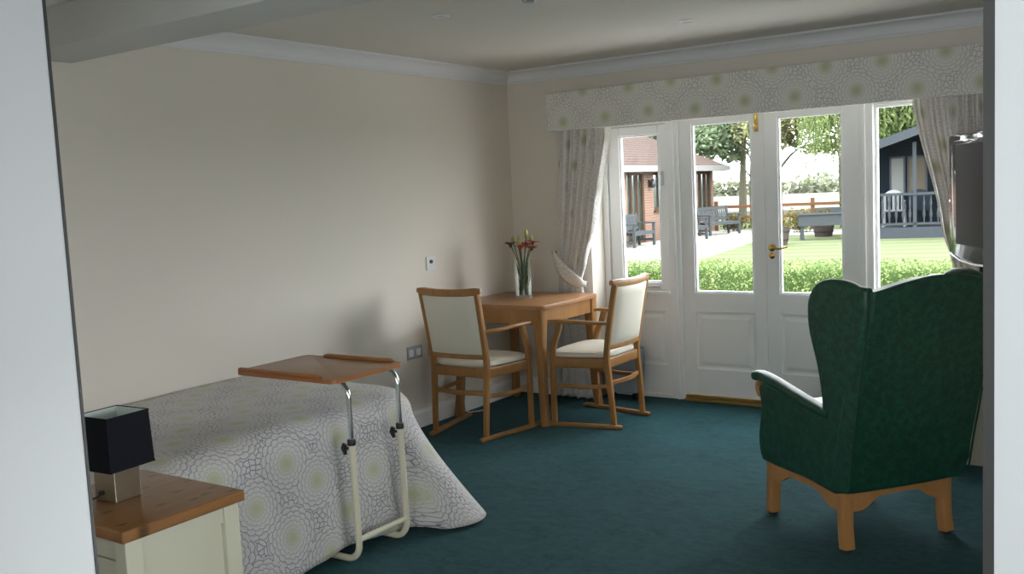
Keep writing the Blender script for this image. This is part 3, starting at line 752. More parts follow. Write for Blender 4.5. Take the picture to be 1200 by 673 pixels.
# ------------------------------------------------------------------ bed and overbed table
def build_bed():
    XE, YE, ZT = -2.99, 3.36, .60      # line where the top starts to round over
    XA, YA = -4.012, 1.30
    bed = thing('bed', 'single bed along the wall under a floral bedspread that falls to the carpet', 'bed', (-3.5, 2.4, 0))
    O = bed.location
    MB().box((-3.98 - O.x, 1.32 - O.y, .10), (-3.06 - O.x, 3.30 - O.y, .33), .02).build('divan_base', M['mattress'], bed, False)
    MB().box((-3.98 - O.x, 1.32 - O.y, .33), (-3.06 - O.x, 3.30 - O.y, .575), .05, 4).build('mattress', M['mattress'], bed)
    # bedspread = long strip following the open edge (side, rounded corner, foot) with a profile running in over the top
    RC = .14
    path = []   # (point, normal, arclength)
    L1 = (YE - RC) - YA; LC = RC * PI / 2; L2 = (XE - RC) - XA
    tot = L1 + LC + L2
    def at(s):
        if s <= L1: return Vector((XE, YA + s)), Vector((1, 0))
        if s <= L1 + LC:
            a = (s - L1) / RC; return Vector((XE - RC + RC * math.cos(a), YE - RC + RC * math.sin(a))), Vector((math.cos(a), math.sin(a)))
        return Vector((XE - RC - (s - L1 - LC), YE)), Vector((0, 1))
    NS, NP = 230, 30
    ss = [tot * i / (NS - 1) for i in range(NS)]
    # more samples round the corner
    ss = sorted(set([L1 * i / 120 for i in range(121)] + [L1 + LC * i / 40 for i in range(1, 41)] + [L1 + LC + L2 * i / 50 for i in range(1, 51)]))
    re = .11
    def prof(p, s):
        """p 0..1 from the top's rounding to the hem; returns outward offset, z"""
        P, n = at(s)
        corner = math.exp(-((s - (L1 + LC * .45)) / .16) ** 2)
        q = re * PI / 2 / (re * PI / 2 + ZT - re)
        if p < q:
            a = p / q * PI / 2; off, z = re * math.sin(a), ZT - re * (1 - math.cos(a)); f = 0; g = p / q * .0
        else:
            f = (p - q) / (1 - q); off = re; z = (ZT - re) * (1 - f) + .03 * f
        flare = .045 if s < L1 else .10
        near = 1 - min(1, max(0, (2.25 - (YA + s)) / .25)) if s < L1 else 1      # pressed in behind the bedside chest
        fold = math.sin(s * 11.5 + 1.1) * .6 + math.sin(s * 19 + .5) * .3 + math.sin(s * 31 + 2 * f) * .18
        if corner > .05: fold = fold * (1 - corner) + corner * math.sin((s - L1) * 34 + .6) * 1.1
        o2 = off + f ** 1.15 * (flare * near + .22 * corner ** 1.2 + fold * (.024 * near + .050 * corner)) - (1 - near) * .012 * f
        if near < 1: o2 = min(o2, .09 + .2 * near)
        z2 = z + f * .012 * math.sin(s * 9) - .0 * corner
        z2 = max(z2, .018)
        return P + n * o2, z2
    verts, uvs = [], []
    cols = []
    top_n = 14
    prow = [i / (NP - 1) for i in range(NP)]
    for s in ss:
        P, n = at(s); col = []
        for p in prow:
            q, z = prof(p, s); col.append((q.x, q.y, z, s))
        cols.append(col)
    bm = bmesh.new(); uvl = bm.loops.layers.uv.new('UVMap')
    def nz(x, y): return noise.noise(Vector((x * 2.3, y * 1.7, 3.1))) * .012 + noise.noise(Vector((x * 7, y * 5, 1))) * .003
    grid = []
    plen = re * PI / 2 + ZT - re
    def uvof(x, y, z, s, p):
        P, n = at(s)
        d = p * plen
        return (P.y + n.y * d, -(P.x + n.x * d))
    for s, col in zip(ss, cols):
        grid.append([(bm.verts.new((x - O.x, y - O.y, z + (nz(x, y) if z > ZT - .05 else nz(x, y) * .3))), uvof(x, y, z, s_, p)) for (x, y, z, s_), p in zip(col, prow)])
    def face(a):
        f = bm.faces.new([v for v, _ in a])
        for l, (_, uv) in zip(f.loops, a): l[uvl].uv = uv
    for i in range(len(grid) - 1):
        for j in range(NP - 1):
            face([grid[i][j], grid[i][j + 1], grid[i + 1][j + 1], grid[i + 1][j]])
    # flat top: rows from the side edge across to the wall, sharing the edge verts
    side = [g[0] for g, s in zip(grid, ss) if s <= L1]
    arc = [g[0] for g, s in zip(grid, ss) if L1 < s <= L1 + LC]
    foot = [g[0] for g, s in zip(grid, ss) if s > L1 + LC]
    nx = 22
    rows = []
    for k, (v, uv) in enumerate(side):
        row = [(v, uv)]
        for j in range(1, nx):
            x = XE - (XE - XA) * j / (nx - 1); y = v.co.y + O.y
            dip = .0
            row.append((bm.verts.new((x - O.x, y - O.y, ZT + nz(x, y) + dip)), (y, -x)))
        rows.append(row)
    for a, b in zip(rows, rows[1:]):
        for j in range(nx - 1): face([a[j], a[j + 1], b[j + 1], b[j]])
    # remaining piece of the top: last side row -> arc/foot edge
    last = rows[-1]; edge = list(reversed(foot)) + list(reversed(arc))
    edge = edge + [side[-1]]
    def sub(vs, m):
        """resample helper: choose m indices"""
        return [vs[round(i * (len(vs) - 1) / (m - 1))] for i in range(m)]
    poly = [v for v, _ in last] + []
    ring = [x for x in reversed(last)] + [x for x in reversed(edge[:-1])]
    # fan by triangulating an n-gon
    seq = list(reversed(last)) + list(arc) + list(foot)
    try:
        f = bm.faces.new([v for v, _ in seq])
        for l, (_, uv) in zip(f.loops, seq): l[uvl].uv = uv
        bmesh.ops.triangulate(bm, faces=[f])
    except Exception as e: print('bed top', e)
    bmesh.ops.recalc_face_normals(bm, faces=bm.faces)
    me = bpy.data.meshes.new('bedspread'); bm.to_mesh(me); bm.free()
    o = link('bedspread', me, M['floral'], bed, True, angle=80)
    m = o.modifiers.new('thickness', 'SOLIDIFY'); m.thickness = .006; m.offset = 0

def build_overbed():
    XP = -2.735; Y1, Y2 = 2.765, 3.065; ZT = .80
    t = thing('overbed_table', 'wheel-free overbed table with wooden tray on cream tubular legs beside the bed'.replace('wheel-free ', ''), 'table', (XP, 2.9, 0))
    ox, oy = XP, 2.9
    for y in (Y1, Y2):
        yy = y - oy
        pts = [(.0, yy, .515), (.004, yy, .30), (.006, yy, .09)]
        for k in range(1, 8):
            a = k / 7 * PI / 2; pts.append((.006 - .07 * (1 - math.cos(a)), yy, .086 - .07 * math.sin(a)))
        pts.append((-.50, yy, .016))
        MB().tube(pts, .014, 12).build('leg_tube', M['creamtube'], t)
        pts = [(0, yy, .50), (0, yy, .70)]
        for k in range(1, 8):
            a = k / 7 * PI / 2; pts.append((-.065 * (1 - math.cos(a)), yy, .70 + .068 * math.sin(a)))
        pts.append((-.44, yy, .768))
        MB().tube(pts, .0105, 12).build('chrome_tube', M['chrome'], t)
        b = MB(); b.lathe([(.017, 0), (.018, .003), (.018, .020), (.015, .026)], (0, yy, .505), 16)
        b.build('collar', M['blackp'], t)
        b = MB(); b.tube([(-.012, yy - .0, .49), (-.034, yy - .006, .49)], .007, 8); b.sweep([(-.034, yy - .006, .508), (-.040, yy - .007, .49), (-.032, yy - .006, .462)], [(.012, .02), (.018, .022), (.010, .014)], (1, 0, 0)); b.build('clamp_knob', M['blackp'], t)
    MB().tube([(.006, Y1 - oy, .105), (.006, (Y1 + Y2) / 2 - oy, .105), (.006, Y2 - oy, .105)], .012, 12).build('cross_bar', M['creamtube'], t)
    for bx in (-.40, -.10): MB().box((bx, Y1 - oy - .005, .7785), (bx + .03, Y2 - oy + .005, .7812)).build('bracket', M['blackp'], t, False)
    

    x0, x1, y0, y1 = -.535, .045, 2.645 - oy, 3.055 - oy
    poly = []; r = .03
    for cx, cy, a0 in ((x1 - r, y1 - r, 0), (x0 + r, y1 - r, 90), (x0 + r, y0 + r, 180), (x1 - r, y0 + r, 270)):
        for k in range(6):
            a = R(a0 + k * 18); poly.append((cx + r * math.cos(a), cy + r * math.sin(a)))
    top = MB().prism(poly, .7845, .7995, lambda u, v, d: (u, v, d), .003).build('tray_top', M['tray'], t)
    MB().prism([(u * .992 - .002, v * .99) for u, v in poly], .781, .7844, lambda u, v, d: (u, v, d)).build('tray_underside', M['trayunder'], t, False)
    def ring(d0, d1, k):
        b = MB(); n = len(poly)
        cx, cy = (x0 + x1) / 2, (y0 + y1) / 2
        def off(p, e): 
            sx = (x1 - x0) / 2; sy = (y1 - y0) / 2
            return (cx + (p[0] - cx) * (1 + e / sx), cy + (p[1] - cy) * (1 + e / sy))
        I = [off(p, -.002) for p in poly]; Oo = [off(p, .004) for p in poly]
        L = [[b.bm.verts.new((*p, z)) for p in q] for q, z in ((I, d0), (Oo, d0), (Oo, d1), (I, d1))]
        for a in range(4):
            A, B = L[a], L[(a + 1) % 4]
            for i in range(n): b.bm.faces.new((A[i], A[(i + 1) % n], B[(i + 1) % n], B[i]))
        return b
    ring(.7835, .8005, 0).build('tray_edge', M['trayedge'], t)
    MB().sweep([(x0 + .01, y0 + .008, .806), (x0 + .02, y0 + .008, .807), (x1 - .10, y0 + .008, .807), (x1 - .08, y0 + .008, .803)], [(.012, .008), (.015, .016), (.015, .016), (.010, .008)]).build('tray_lip', M['trayedge'], t)
    MB().sweep([(x0 + .12, y1 - .008, .804), (x0 + .14, y1 - .008, .807), (x1 - .06, y1 - .008, .807), (x1 - .04, y1 - .008, .803)], [(.010, .008), (.015, .016), (.015, .016), (.010, .008)]).build('tray_lip', M['trayedge'], t)

# ------------------------------------------------------------------ bedside
def build_bedside():
    t = thing('bedside_chest', 'cream bedside chest with a knotty pine top beside the bed', 'bedside chest', (-2.62, 1.69, 0))
    x0, x1, y0, y1 = -.262, .262, -.212, .216
    MB().box((x0, y0, .585), (x1, y1, .620), .008, 3).build('pine_top', M['pine'], t)
    bx0, bx1, by0, by1 = x0 + .022, x1 - .022, y0 + .02, y1 - .012
    b = MB()
    for (sx, sy) in ((bx0, by0), (bx1 - .055, by0), (bx0, by1 - .055), (bx1 - .055, by1 - .055)):
        b.box((sx, sy, .002), (sx + .055, sy + .055, .585), .004)
    for yy in (by0 + .006, by1 - .02): b.box((bx0 + .055, yy, .52), (bx1 - .055, yy + .014, .585)); 
    for xx in (bx0 + .006, bx1 - .022): b.box((xx, by0 + .055, .53), (xx + .014, by1 - .055, .585)); b.box((xx, by0 + .055, .05), (xx + .014, by1 - .055, .12))
    for yy in (by0 + .006, by1 - .02): b.box((bx0 + .055, yy, .05), (bx1 - .055, yy + .014, .12))
    b.build('frame', M['creampaint'], t, False)
    b = MB()
    b.box((bx0 + .012, by0 + .05, .05), (bx0 + .020, by1 - .05, .57)); b.box((bx1 - .030, by0 + .05, .05), (bx1 - .020, by1 - .05, .57)); b.box((bx0 + .05, by1 - .018, .05), (bx1 - .05, by1 - .010, .57))
    b.build('side_panel', M['creampaint'], t, False)
    b = MB(); b.box((bx0 + .058, by0 + .004, .125), (bx1 - .058, by0 + .020, .40), .003); d = b.build('door', M['creampaint'], t, False)
    MB().lathe([(.006, 0), (.006, -.010), (.013, -.016), (.013, -.024), (.004, -.028)], (.12, by0 + .004, .32), 14, 'Y').build('knob', M['brass'], d)
    b = MB(); b.box((bx0 + .058, by0 + .004, .41), (bx1 - .058, by0 + .020, .515), .003); d = b.build('drawer', M['creampaint'], t, False)
    MB().lathe([(.006, 0), (.006, -.010), (.013, -.016), (.013, -.024), (.004, -.028)], (0, by0 + .004, .462), 14, 'Y').build('knob', M['brass'], d)
    # lamp
    l = thing('table_lamp', 'small lamp with square navy shade and brushed metal block base on the pine top', 'lamp', (-2.665, 1.672, .6205), R(4))
    MB().box((-.048, -.046, 0), (.048, .046, .100), .002).build('lamp_base', M['steel'], l, False)
    b = MB(); b.lathe([(.012, .100), (.012, .128), (.017, .130), (.017, .165), (.010, .168)], n=14); b.build('lamp_holder', M['shade_in'], l)
    def ringbox(b, h0, s0, h1, s1, th):
        L = []
        for h, (a, c) in ((h0, s0), (h1, s1), (h1, (s1[0] - th, s1[1] - th)), (h0, (s0[0] - th, s0[1] - th))):
            L.append([b.bm.verts.new((x * a, y * c, h)) for x, y in ((-1, -1), (1, -1), (1, 1), (-1, 1))])
        for i in range(4):
            A, B = L[i], L[(i + 1) % 4]
            for k in range(4): b.bm.faces.new((A[k], A[(k + 1) % 4], B[(k + 1) % 4], B[k]))
        return b
    ringbox(MB(), .104, (.080, .080), .268, (.0755, .0755), .002).build('lamp_shade', M['navy'], l, False)
    li = ringbox(MB(), .105, (.0775, .0775), .267, (.073, .073), .0015).build('shade_lining', M['shade_in'], l, False)
    b = MB()
    ringbox(b, .265, (.077, .077), .269, (.077, .077), .003); b.build('rim', M['navy'], l, False); b = MB()
    ringbox(b, .103, (.0815, .0815), .107, (.0815, .0815), .003); b.build('rim', M['navy'], l, False); b = MB()
    for a in range(2): b.tube([(-.070 if a == 0 else 0, 0 if a == 0 else -.070, .175), (.070 if a == 0 else 0, 0 if a == 0 else .070, .175)], .0015, 6)
    b.build('shade_frame', M['navy'], l, False)
    b = MB(); b.tube(smoothpath([(-.01, -.047, .028), (-.03, -.058, .012), (-.06, -.075, .005), (-.13, -.09, .0035), (-.20, -.06, .0035), (-.215, 0, .0035)], 6), .003, 8); b.lathe([(.007, 0), (.007, -.012), (.004, -.014)], (-.01, -.046, .028), 10, 'Y')
    b.build('lamp_cord', M['blackp'], l)

# ------------------------------------------------------------------ wing armchair
def build_armchair():
    t = thing('wing_armchair', 'green wing-back armchair on light wooden legs, seen from behind', 'armchair', (-1.096, 4.146, 0), R(52.7))
    HW = .285
    # wooden frame: legs and shaped rails
    def legpath(sx, sy, rear):
        k = 1
        return [(sx * .243, sy * .250 + (0 if not rear else 0), .262), (sx * .243, sy * .250, .17), (sx * .244, sy * (.252), .09), (sx * .246, sy * (.262 if rear else .254), .012)]
    for sx in (-1, 1):
        for sy, rear in ((-1, True), (1, False)):
            MB().sweep(smoothpath(legpath(sx, sy, rear), 4), (.048, .048), (0, 1, 0), power=8).build('leg', M['beech'], t)
            MB().lathe([(.018, 0.001), (.020, .004), (.020, .012)], (sx * .246, sy * (.262 if rear else .254), 0), 12).build('glide', M['rubber'], t)
    def rail(fn, half):
        poly = [(-half, .272), (half, .272)]
        n = 20
        for i in range(n + 1):
            f = 1 - i / n; x = -half + 2 * half * f; u = abs(x) / half
            z = .215 if u < .35 else .215 - .050 * (0.5 - .5 * math.cos(PI * min(1, (u - .35) / .5)))
            poly.append((x, z))
        return MB().prism(poly, -.011, .011, fn)
    rail(lambda u, v, d: (u, -.262 + d, v), .222).build('rear_rail', M['beech'], t, False)
    rail(lambda u, v, d: (u, .262 + d, v), .222).build('front_rail', M['beech'], t, False)
    for s in (-1, 1): rail(lambda u, v, d: (s * .256 + d, u, v), .232).build('side_rail', M['beech'], t, False)
    # rear panel: leaning, slightly bowed, crest along the top
    def ylean(z): return -.325 - .185 * (max(0, z - .26) / .82) ** 1.05
    def crest(x):
        u = min(1, abs(x) / .30); return 1.075 + .048 * math.cos(u * PI / 2) ** 1.1
    def back(u, v, d):
        x = (u - .5) * 2; z0 = .258; half = .290 + .012 * v
        X = x * half; z = z0 + (crest(X) - z0) * v
        bow = -.012 * (1 - x * x)
        return (X, ylean(z) + bow * (1 if d == 0 else -.3) + (.115 if d else 0) * (1 - .25 * v), z - (.012 * v if d else 0))
    b = MB(); G = []
    for d in (0, 1):
        G.append([[b.bm.verts.new(back(i / 20, j / 20, d)) for i in range(21)] for j in range(21)])
    for g in G:
        for j in range(20):
            for i in range(20): b.bm.faces.new((g[j][i], g[j][i + 1], g[j + 1][i + 1], g[j + 1][i]))
    bd = lambda g: [g[0][i] for i in range(21)] + [g[j][20] for j in range(1, 21)] + [g[20][i] for i in range(19, -1, -1)] + [g[j][0] for j in range(19, 0, -1)]
    a, c = bd(G[0]), bd(G[1])
    edges = []
    for k in range(len(a)): b.bm.faces.new((a[k], a[(k + 1) % len(a)], c[(k + 1) % len(a)], c[k]))
    o = b.build('backrest', M['green'], t, angle=50)
    m = o.modifiers.new('soft', 'BEVEL'); m.width = .012; m.segments = 3; m.angle_limit = R(50)
    # wings
    wing = smooth2([(-.34, .52), (-.18, .54), (-.172, .62), (-.172, .68), (-.166, .76), (-.150, .86), (-.142, .94), (-.152, 1.02), (-.195, 1.082), (-.262, 1.108), (-.345, 1.108), (-.42, 1.090), (-.475, 1.070), (-.452, .90), (-.40, .70)], 4, closed=True)
    for s in (-1, 1):
        b = MB()
        def fn(u, v, d, s=s):
            tl = max(0, (v - .55)) * .055
            fl = max(0, (u + .40)) * .10 * max(0, min(1, (v - .55) * 3))
            return (s * (.262 + d + tl + fl), u, v)
        b.prism(wing, -.022, .026, fn)
        o = b.build('wing', M['green'], t, angle=35)
        m = o.modifiers.new('soft', 'BEVEL'); m.width = .018; m.segments = 4; m.angle_limit = R(50)
        # side panel under the arm
        side = [(-.312, .262), (-.05, .254), (.235, .250), (.272, .262), (.288, .30), (.292, .36), (.280, .43), (.268, .50), (.266, .603), (0, .572), (-.20, .54), (-.350, .53)]
        b = MB(); b.prism(smooth2(side, 3, True), .228, .290, lambda u, v, d, s=s: (s * d, u, v))
        o = b.build('side_panel', M['green'], t, angle=35)
        m = o.modifiers.new('soft', 'BEVEL'); m.width = .012; m.segments = 3; m.angle_limit = R(50)
        # arm pad
        pts = smoothpath([(s * .262, -.20, .553), (s * .268, -.14, .560), (s * .272, .02, .590), (s * .274, .18, .622), (s * .276, .27, .634), (s * .277, .318, .626)], 5)
        n = len(pts)
        sz = [(.066, .040)] * (n - 5) + [(.070, .044), (.072, .046), (.070, .044), (.066, .038), (.050, .024)]
        MB().sweep(pts, sz, power=3.2, n=16).build('armrest', M['green'], t, angle=60)
        # small turned wooden arm front
        pts = smoothpath([(s * .272, .290, .612), (s * .272, .306, .588), (s * .272, .303, .562), (s * .272, .285, .54)], 4)
        MB().sweep(pts, [(.035, .022)] * (len(pts) - 1) + [(.03, .014)], (0, 1, 0)).build('arm_facing', M['beech'], t)
        # piping along wing seam
        pts = [Vector((s * (.292 + max(0, v - .3) * .012), u + .006, v)) for u, v in [(-.5 + .004, 1.068), (-.480, .98), (-.462, .88), (-.440, .78), (-.418, .68), (-.396, .56), (-.370, .44), (-.345, .30)]]
        MB().tube(smoothpath(pts, 4), .004, 8).build('piping', M['greenseam'], t)
    # seat
    MB().box((-.228, -.30, .30), (.228, .285, .40), .02, 3).build('seat_base', M['green'], t)
    MB().box((-.226, -.22, .395), (.226, .30, .50), .035, 4).build('seat_cushion', M['green'], t)

def smooth2(pts, per, closed=False):
    P = [Vector((*p, 0)) for p in pts]; n = len(P); out = []
    for i in range(n if closed else n - 1):
        p0, p1, p2, p3 = P[(i - 1) % n], P[i], P[(i + 1) % n], P[(i + 2) % n]
        for k in range(per):
            t = k / per
            q = 0.5 * ((2 * p1) + (-p0 + p2) * t + (2 * p0 - 5 * p1 + 4 * p2 - p3) * t * t + (-p0 + 3 * p1 - 3 * p2 + p3) * t ** 3)
            out.append((q.x, q.y))
    return out

# ------------------------------------------------------------------ television and its cabinet
def build_tv():
    t = thing('television_cabinet', 'cream cabinet with wooden top under the television, behind the green armchair', 'cabinet', (-.74, 5.42, 0))
    x0, x1, y0, y1 = -.33, .33, -.20, .22
    MB().box((x0, y0, .915), (x1, y1, .945), .006).build('cabinet_top', M['pine'], t)
    b = MB(); b.box((x0 + .02, y0 + .015, .0015), (x1 - .02, y1 - .01, .06)); b.box((x0 + .015, y0 + .012, .06), (x1 - .015, y1 - .01, .915), .004)
    b.build('body', M['creampaint'], t, False)
    for s in (0, 1):
        b = MB(); b.box((x0 + .003, y0 + .03 + s * .19, .09), (x0 + .0145, y0 + .21 + s * .19, .88), .003); d = b.build('door', M['creampaint'], t, False)
        MB().lathe([(.005, 0), (.005, -.012), (.012, -.018), (.011, -.026), (.003, -.028)], (x0 + .003, y0 + .185 + s * .05, .55), 12, 'X').build('knob', M['brass'], d)
    # television: face along local x, normal -y
    ang = math.atan2(-.90, .435)
    tv = thing('television', 'glossy black flat screen television on the cream cabinet', 'television', (-.80, 5.27, .9455), ang)
    # local +x runs from window side to near side; the screen faces local -y
    W = .39; z0, z1 = .10, .745
    def outl(w, za, zb, r, sag):
        p = []
        for cx, cz, a0 in ((w - r, zb - r, 0), (-w + r, zb - r, 90)):
            for k in range(6): a = R(a0 + k * 18); p.append((cx + r * math.cos(a), cz + r * math.sin(a)))
        for i in range(17):
            x = -w + 2 * w * i / 16; p.append((x, za - sag * (1 - (x / w) ** 2)))
        return p
    b = MB(); b.prism(outl(W, z0 + .02, z1, .02, .035), 0, .055, lambda u, v, d: (u, d, v), .006)
    b.build('tv_body', M['tvblack'], tv, angle=30)
    b = MB(); b.prism([(-.24, .2), (.24, .2), (.24, .62), (-.24, .62)], .055, .11, lambda u, v, d: (u, d, v), .02); b.build('rear_housing', M['blackp'], tv, False)
    b = MB(); b.prism(outl(W - .035, z0 + .02, z1 - .03, .045, .02), -.006, 0, lambda u, v, d: (u + .03, d, v), .004); b.build('front_bezel', M['tvblack'], tv, angle=30)
    b = MB(); b.box((-W + .15, -.012, z0 + .075), (W - .05, -.006, z1 - .05), .003); b.build('screen', M['tvscreen'], tv, False)
    b = MB(); b.sweep([(-W + .01, -.004, z0 + .018), (-W * .5, -.006, z0 - .008), (0, -.006, z0 - .016), (W * .5, -.006, z0 - .008), (W - .01, -.004, z0 + .018)], (.006, .008)); b.build('bottom_trim', M['silver'], tv)
    b = MB(); b.lathe([(.22, 0), (.22, .006), (.20, .014), (.05, .020), (.04, .03)], (0, .03, 0), 32); b.build('stand_base', M['silver'], tv)
    MB().box((-.05, .015, .02), (.05, .05, .16), .006).build('stand_neck', M['blackp'], tv)
    b = MB(); b.lathe([(.004, 0), (.004, -.002)], (-W + .025, -.0055, .40), 10, 'Y'); b.build('power_light', lampglow('tv_led', (.8, .85, 1), 2.0), tv)

# ------------------------------------------------------------------ small fittings
def build_small():
    x = XL + .0005
    t = thing('double_socket', 'double wall socket with satin grey plate, nearer the bed', 'socket', (x, 4.685, .50))
    MB().box((0, -.074, -.043), (.008, .074, .043), .003).build('plate', M['metalplate'], t)
    for s in (-1, 1): MB().box((.008, s * .036 - .022, -.024), (.0095, s * .036 + .022, .022), .001).build('socket_insert', M['plate'], t, False)
    t = thing('single_socket', 'smaller wall socket with satin grey plate, nearer the corner chair', 'socket', (x, 4.865, .495))
    MB().box((0, -.044, -.043), (.008, .044, .043), .003).build('plate', M['metalplate'], t)
    MB().box((.008, -.022, -.024), (.0095, .022, .022), .001).build('socket_insert', M['metalplate'], t, False)
    t = thing('wall_thermostat', 'small white wall switch with black button above the sockets', 'switch', (x, 4.90, 1.062))
    MB().box((0, -.045, -.045), (.010, .045, .045), .003).build('plate', M['plate'], t)
    MB().lathe([(.013, .010), (.012, .02), (.004, .022)], (0, -.005, .012), 14, 'X').build('button', M['blackp'], t)
    # floor cable by the skirting
    tag(MB().tube(smoothpath([(-3.990, 5.14, .10), (-3.985, 5.145, .04), (-3.97, 5.16, .006), (-3.93, 5.19, .006), (-3.90, 5.25, .006), (-3.92, 5.34, .006), (-3.985, 5.40, .006)], 6), .0045, 8).build('white_cable', M['plate']), 'thin white cable lying on the carpet by the skirting', 'cable')
    # ceiling spots
    for i, (px, py, lab) in enumerate(((-2.93, 3.76, 'recessed ceiling spotlight over the middle of the room'), (-2.14, 4.88, 'recessed ceiling spotlight nearer the garden doors'))):
        s = thing('ceiling_spotlight', lab, 'spotlight', (px, py, ZC), group='recessed ceiling spotlights')
        MB().lathe([(.030, .0), (.042, -.001), (.044, -.005), (.036, -.008), (.031, -.003)], (0, 0, 0), 24, cap=False).build('trim_ring', M['white'], s)
        MB().lathe([(.030, -.002), (.026, -.0045), (.004, -.006)], (0, 0, 0), 20).build('lamp_glass', M['silver'], s)
    s = thing('smoke_detector', 'small dark round fitting on the ceiling at the top edge', 'detector', (-2.40, 3.74, ZC))
    MB().lathe([(.034, -.001), (.034, -.012), (.026, -.020), (.008, -.022)], (0, 0, 0), 24).build('housing', M['metalplate'], s)
    # grey blue box on the floor behind the door-side chair
    t = thing('storage_box', 'grey blue plastic box on the floor behind the door-side dining chair', 'box', (-3.19, 5.99, 0))
    b = MB(); n = 24; rings = []
    for z, sx, sy in ((.045, .10, .05), (.052, .125, .062), (.12, .138, .068), (.33, .150, .075), (.345, .155, .078), (.36, .155, .078), (.366, .150, .074)):
        ring = []
        for k in range(n):
            a = 2 * PI * (k + .5) / n; ca, sa = math.cos(a), math.sin(a)
            ring.append(b.bm.verts.new((math.copysign(abs(ca) ** .4, ca) * sx, math.copysign(abs(sa) ** .4, sa) * sy, z)))
        rings.append(ring)
    b._skin(rings); b.build('body', M['greyblue'], t)
    for s in (-1, 1): MB().box((s * .10 - .015, -.04, .001), (s * .10 + .015, .04, .046), .004).build('foot', M['blackp'], t, False)

# ------------------------------------------------------------------ the garden
ZG = -.15
def leaf_cloud(name, blobs, count, size, mat, parent, seed=1, droop=0.0, shell=.55):
    rnd = random.Random(seed); vs = []; fs = []
    tot = sum(b[3] * b[4] * b[5] for b in blobs)
    for (cx, cy, cz, rx, ry, rz) in blobs:
        n = int(count * rx * ry * rz / tot)
        for _ in range(n):
            while True:
                d = Vector((rnd.gauss(0, 1), rnd.gauss(0, 1), rnd.gauss(0, 1)))
                if d.length > .01: break
            d.normalize(); r = rnd.uniform(shell, 1) * (1 + .22 * noise.noise(d * 2.5 + Vector((cx, cy, cz))))
            p = Vector((cx + d.x * rx * r, cy + d.y * ry * r, cz + d.z * rz * r))
            a = Vector((rnd.gauss(0, 1), rnd.gauss(0, 1), rnd.gauss(0, .7) - droop * 3)).normalized(); c = a.cross(Vector((rnd.gauss(0, 1), rnd.gauss(0, 1), rnd.gauss(0, 1)))).normalized()
            s = size * rnd.uniform(.6, 1.3); i = len(vs)
            vs += [p - a * s * (1 + droop), p + c * s * .45, p + a * s * (1 + droop), p - c * s * .45]; fs.append((i, i + 1, i + 2, i + 3))
    me = bpy.data.meshes.new(name); me.from_pydata([tuple(v) for v in vs], [], fs); me.update()
    return link(name, me, mat, parent, False)

def tree(loc, h, label, leaf, blobs, count, size, trunk_r=.14, fork=None, seed=1, droop=0, group=None, shell=.4, branches=7):
    t = thing('garden_tree', label, 'tree', loc, group=group)
    rnd = random.Random(seed); b = MB()
    b.tube(smoothpath([(0, 0, -.1), (rnd.uniform(-.05, .05), 0, h * .3), (rnd.uniform(-.1, .1), 0, h * .6), (rnd.uniform(-.2, .2), 0, h * .92)], 5), [trunk_r * (1 - .75 * i / 15) for i in range(16)], 8)
    for i in range(branches):
        z = h * rnd.uniform(.33, .7); a = rnd.uniform(0, 6.28); l = rnd.uniform(.9, 1.9) * h / 5
        b.tube(smoothpath([(0, 0, z), (l * .4 * math.cos(a), l * .4 * math.sin(a), z + l * .45), (l * math.cos(a), l * math.sin(a), z + l * .8)], 4), [trunk_r * .4 * (1 - .8 * k / 8) for k in range(9)], 6)
    b.build('trunk', M['bark'], t)
    o = leaf_cloud('foliage', blobs, count, size, leaf, t, seed, droop, shell)
    return t

def bench(loc, rz, label):
    t = thing('garden_bench', label, 'bench', (loc[0], loc[1], ZG), rz, 'weathered garden benches on the patio')
    L = 1.35; D = .52   # faces local -y, length along x
    w = M['benchw']
    for s in (-1, 1):
        MB().box((s * L / 2 - .035, -D / 2, .001), (s * L / 2 + .035, -D / 2 + .07, .62), .006).build('leg', w, t, False)
        MB().sweep([(s * L / 2, D / 2 - .035, .001), (s * L / 2, D / 2 - .035, .42), (s * L / 2, D / 2 + .06, .92)], (.065, .065), (0, 1, 0)).build('leg', w, t)
        MB().box((s * L / 2 - .05, -D / 2 - .03, .62), (s * L / 2 + .05, D / 2 + .03, .66), .008).build('armrest', w, t, False)
        MB().box((s * L / 2 - .02, -D / 2 + .07, .14), (s * L / 2 + .02, D / 2 - .06, .20)).build('side_rail', w, t, False)
    b = MB()
    for k in range(5): b.box((-L / 2 + .03, -D / 2 + .01 + k * .096, .40), (L / 2 - .03, -D / 2 + .085 + k * .096, .425))
    b.box((-L / 2, -D / 2 + .01, .33), (L / 2, -D / 2 + .04, .40)).box((-L / 2, D / 2 - .05, .33), (L / 2, D / 2 - .02, .40))
    b.build('seat', w, t, False)
    b = MB()
    def yb(z): return D / 2 - .035 + .095 * (z - .42) / .5
    for z in (.50, .86): b.box((-L / 2, yb(z) - .018, z - .035), (L / 2, yb(z) + .018, z + .035))
    n = 15
    for k in range(n):
        x = -L / 2 + .07 + (L - .14) * k / (n - 1); b.sweep([(x, yb(.5), .5), (x, yb(.86), .86)], (.055, .018), (0, 1, 0), n=8)
    b.build('backrest', w, t)
    return t

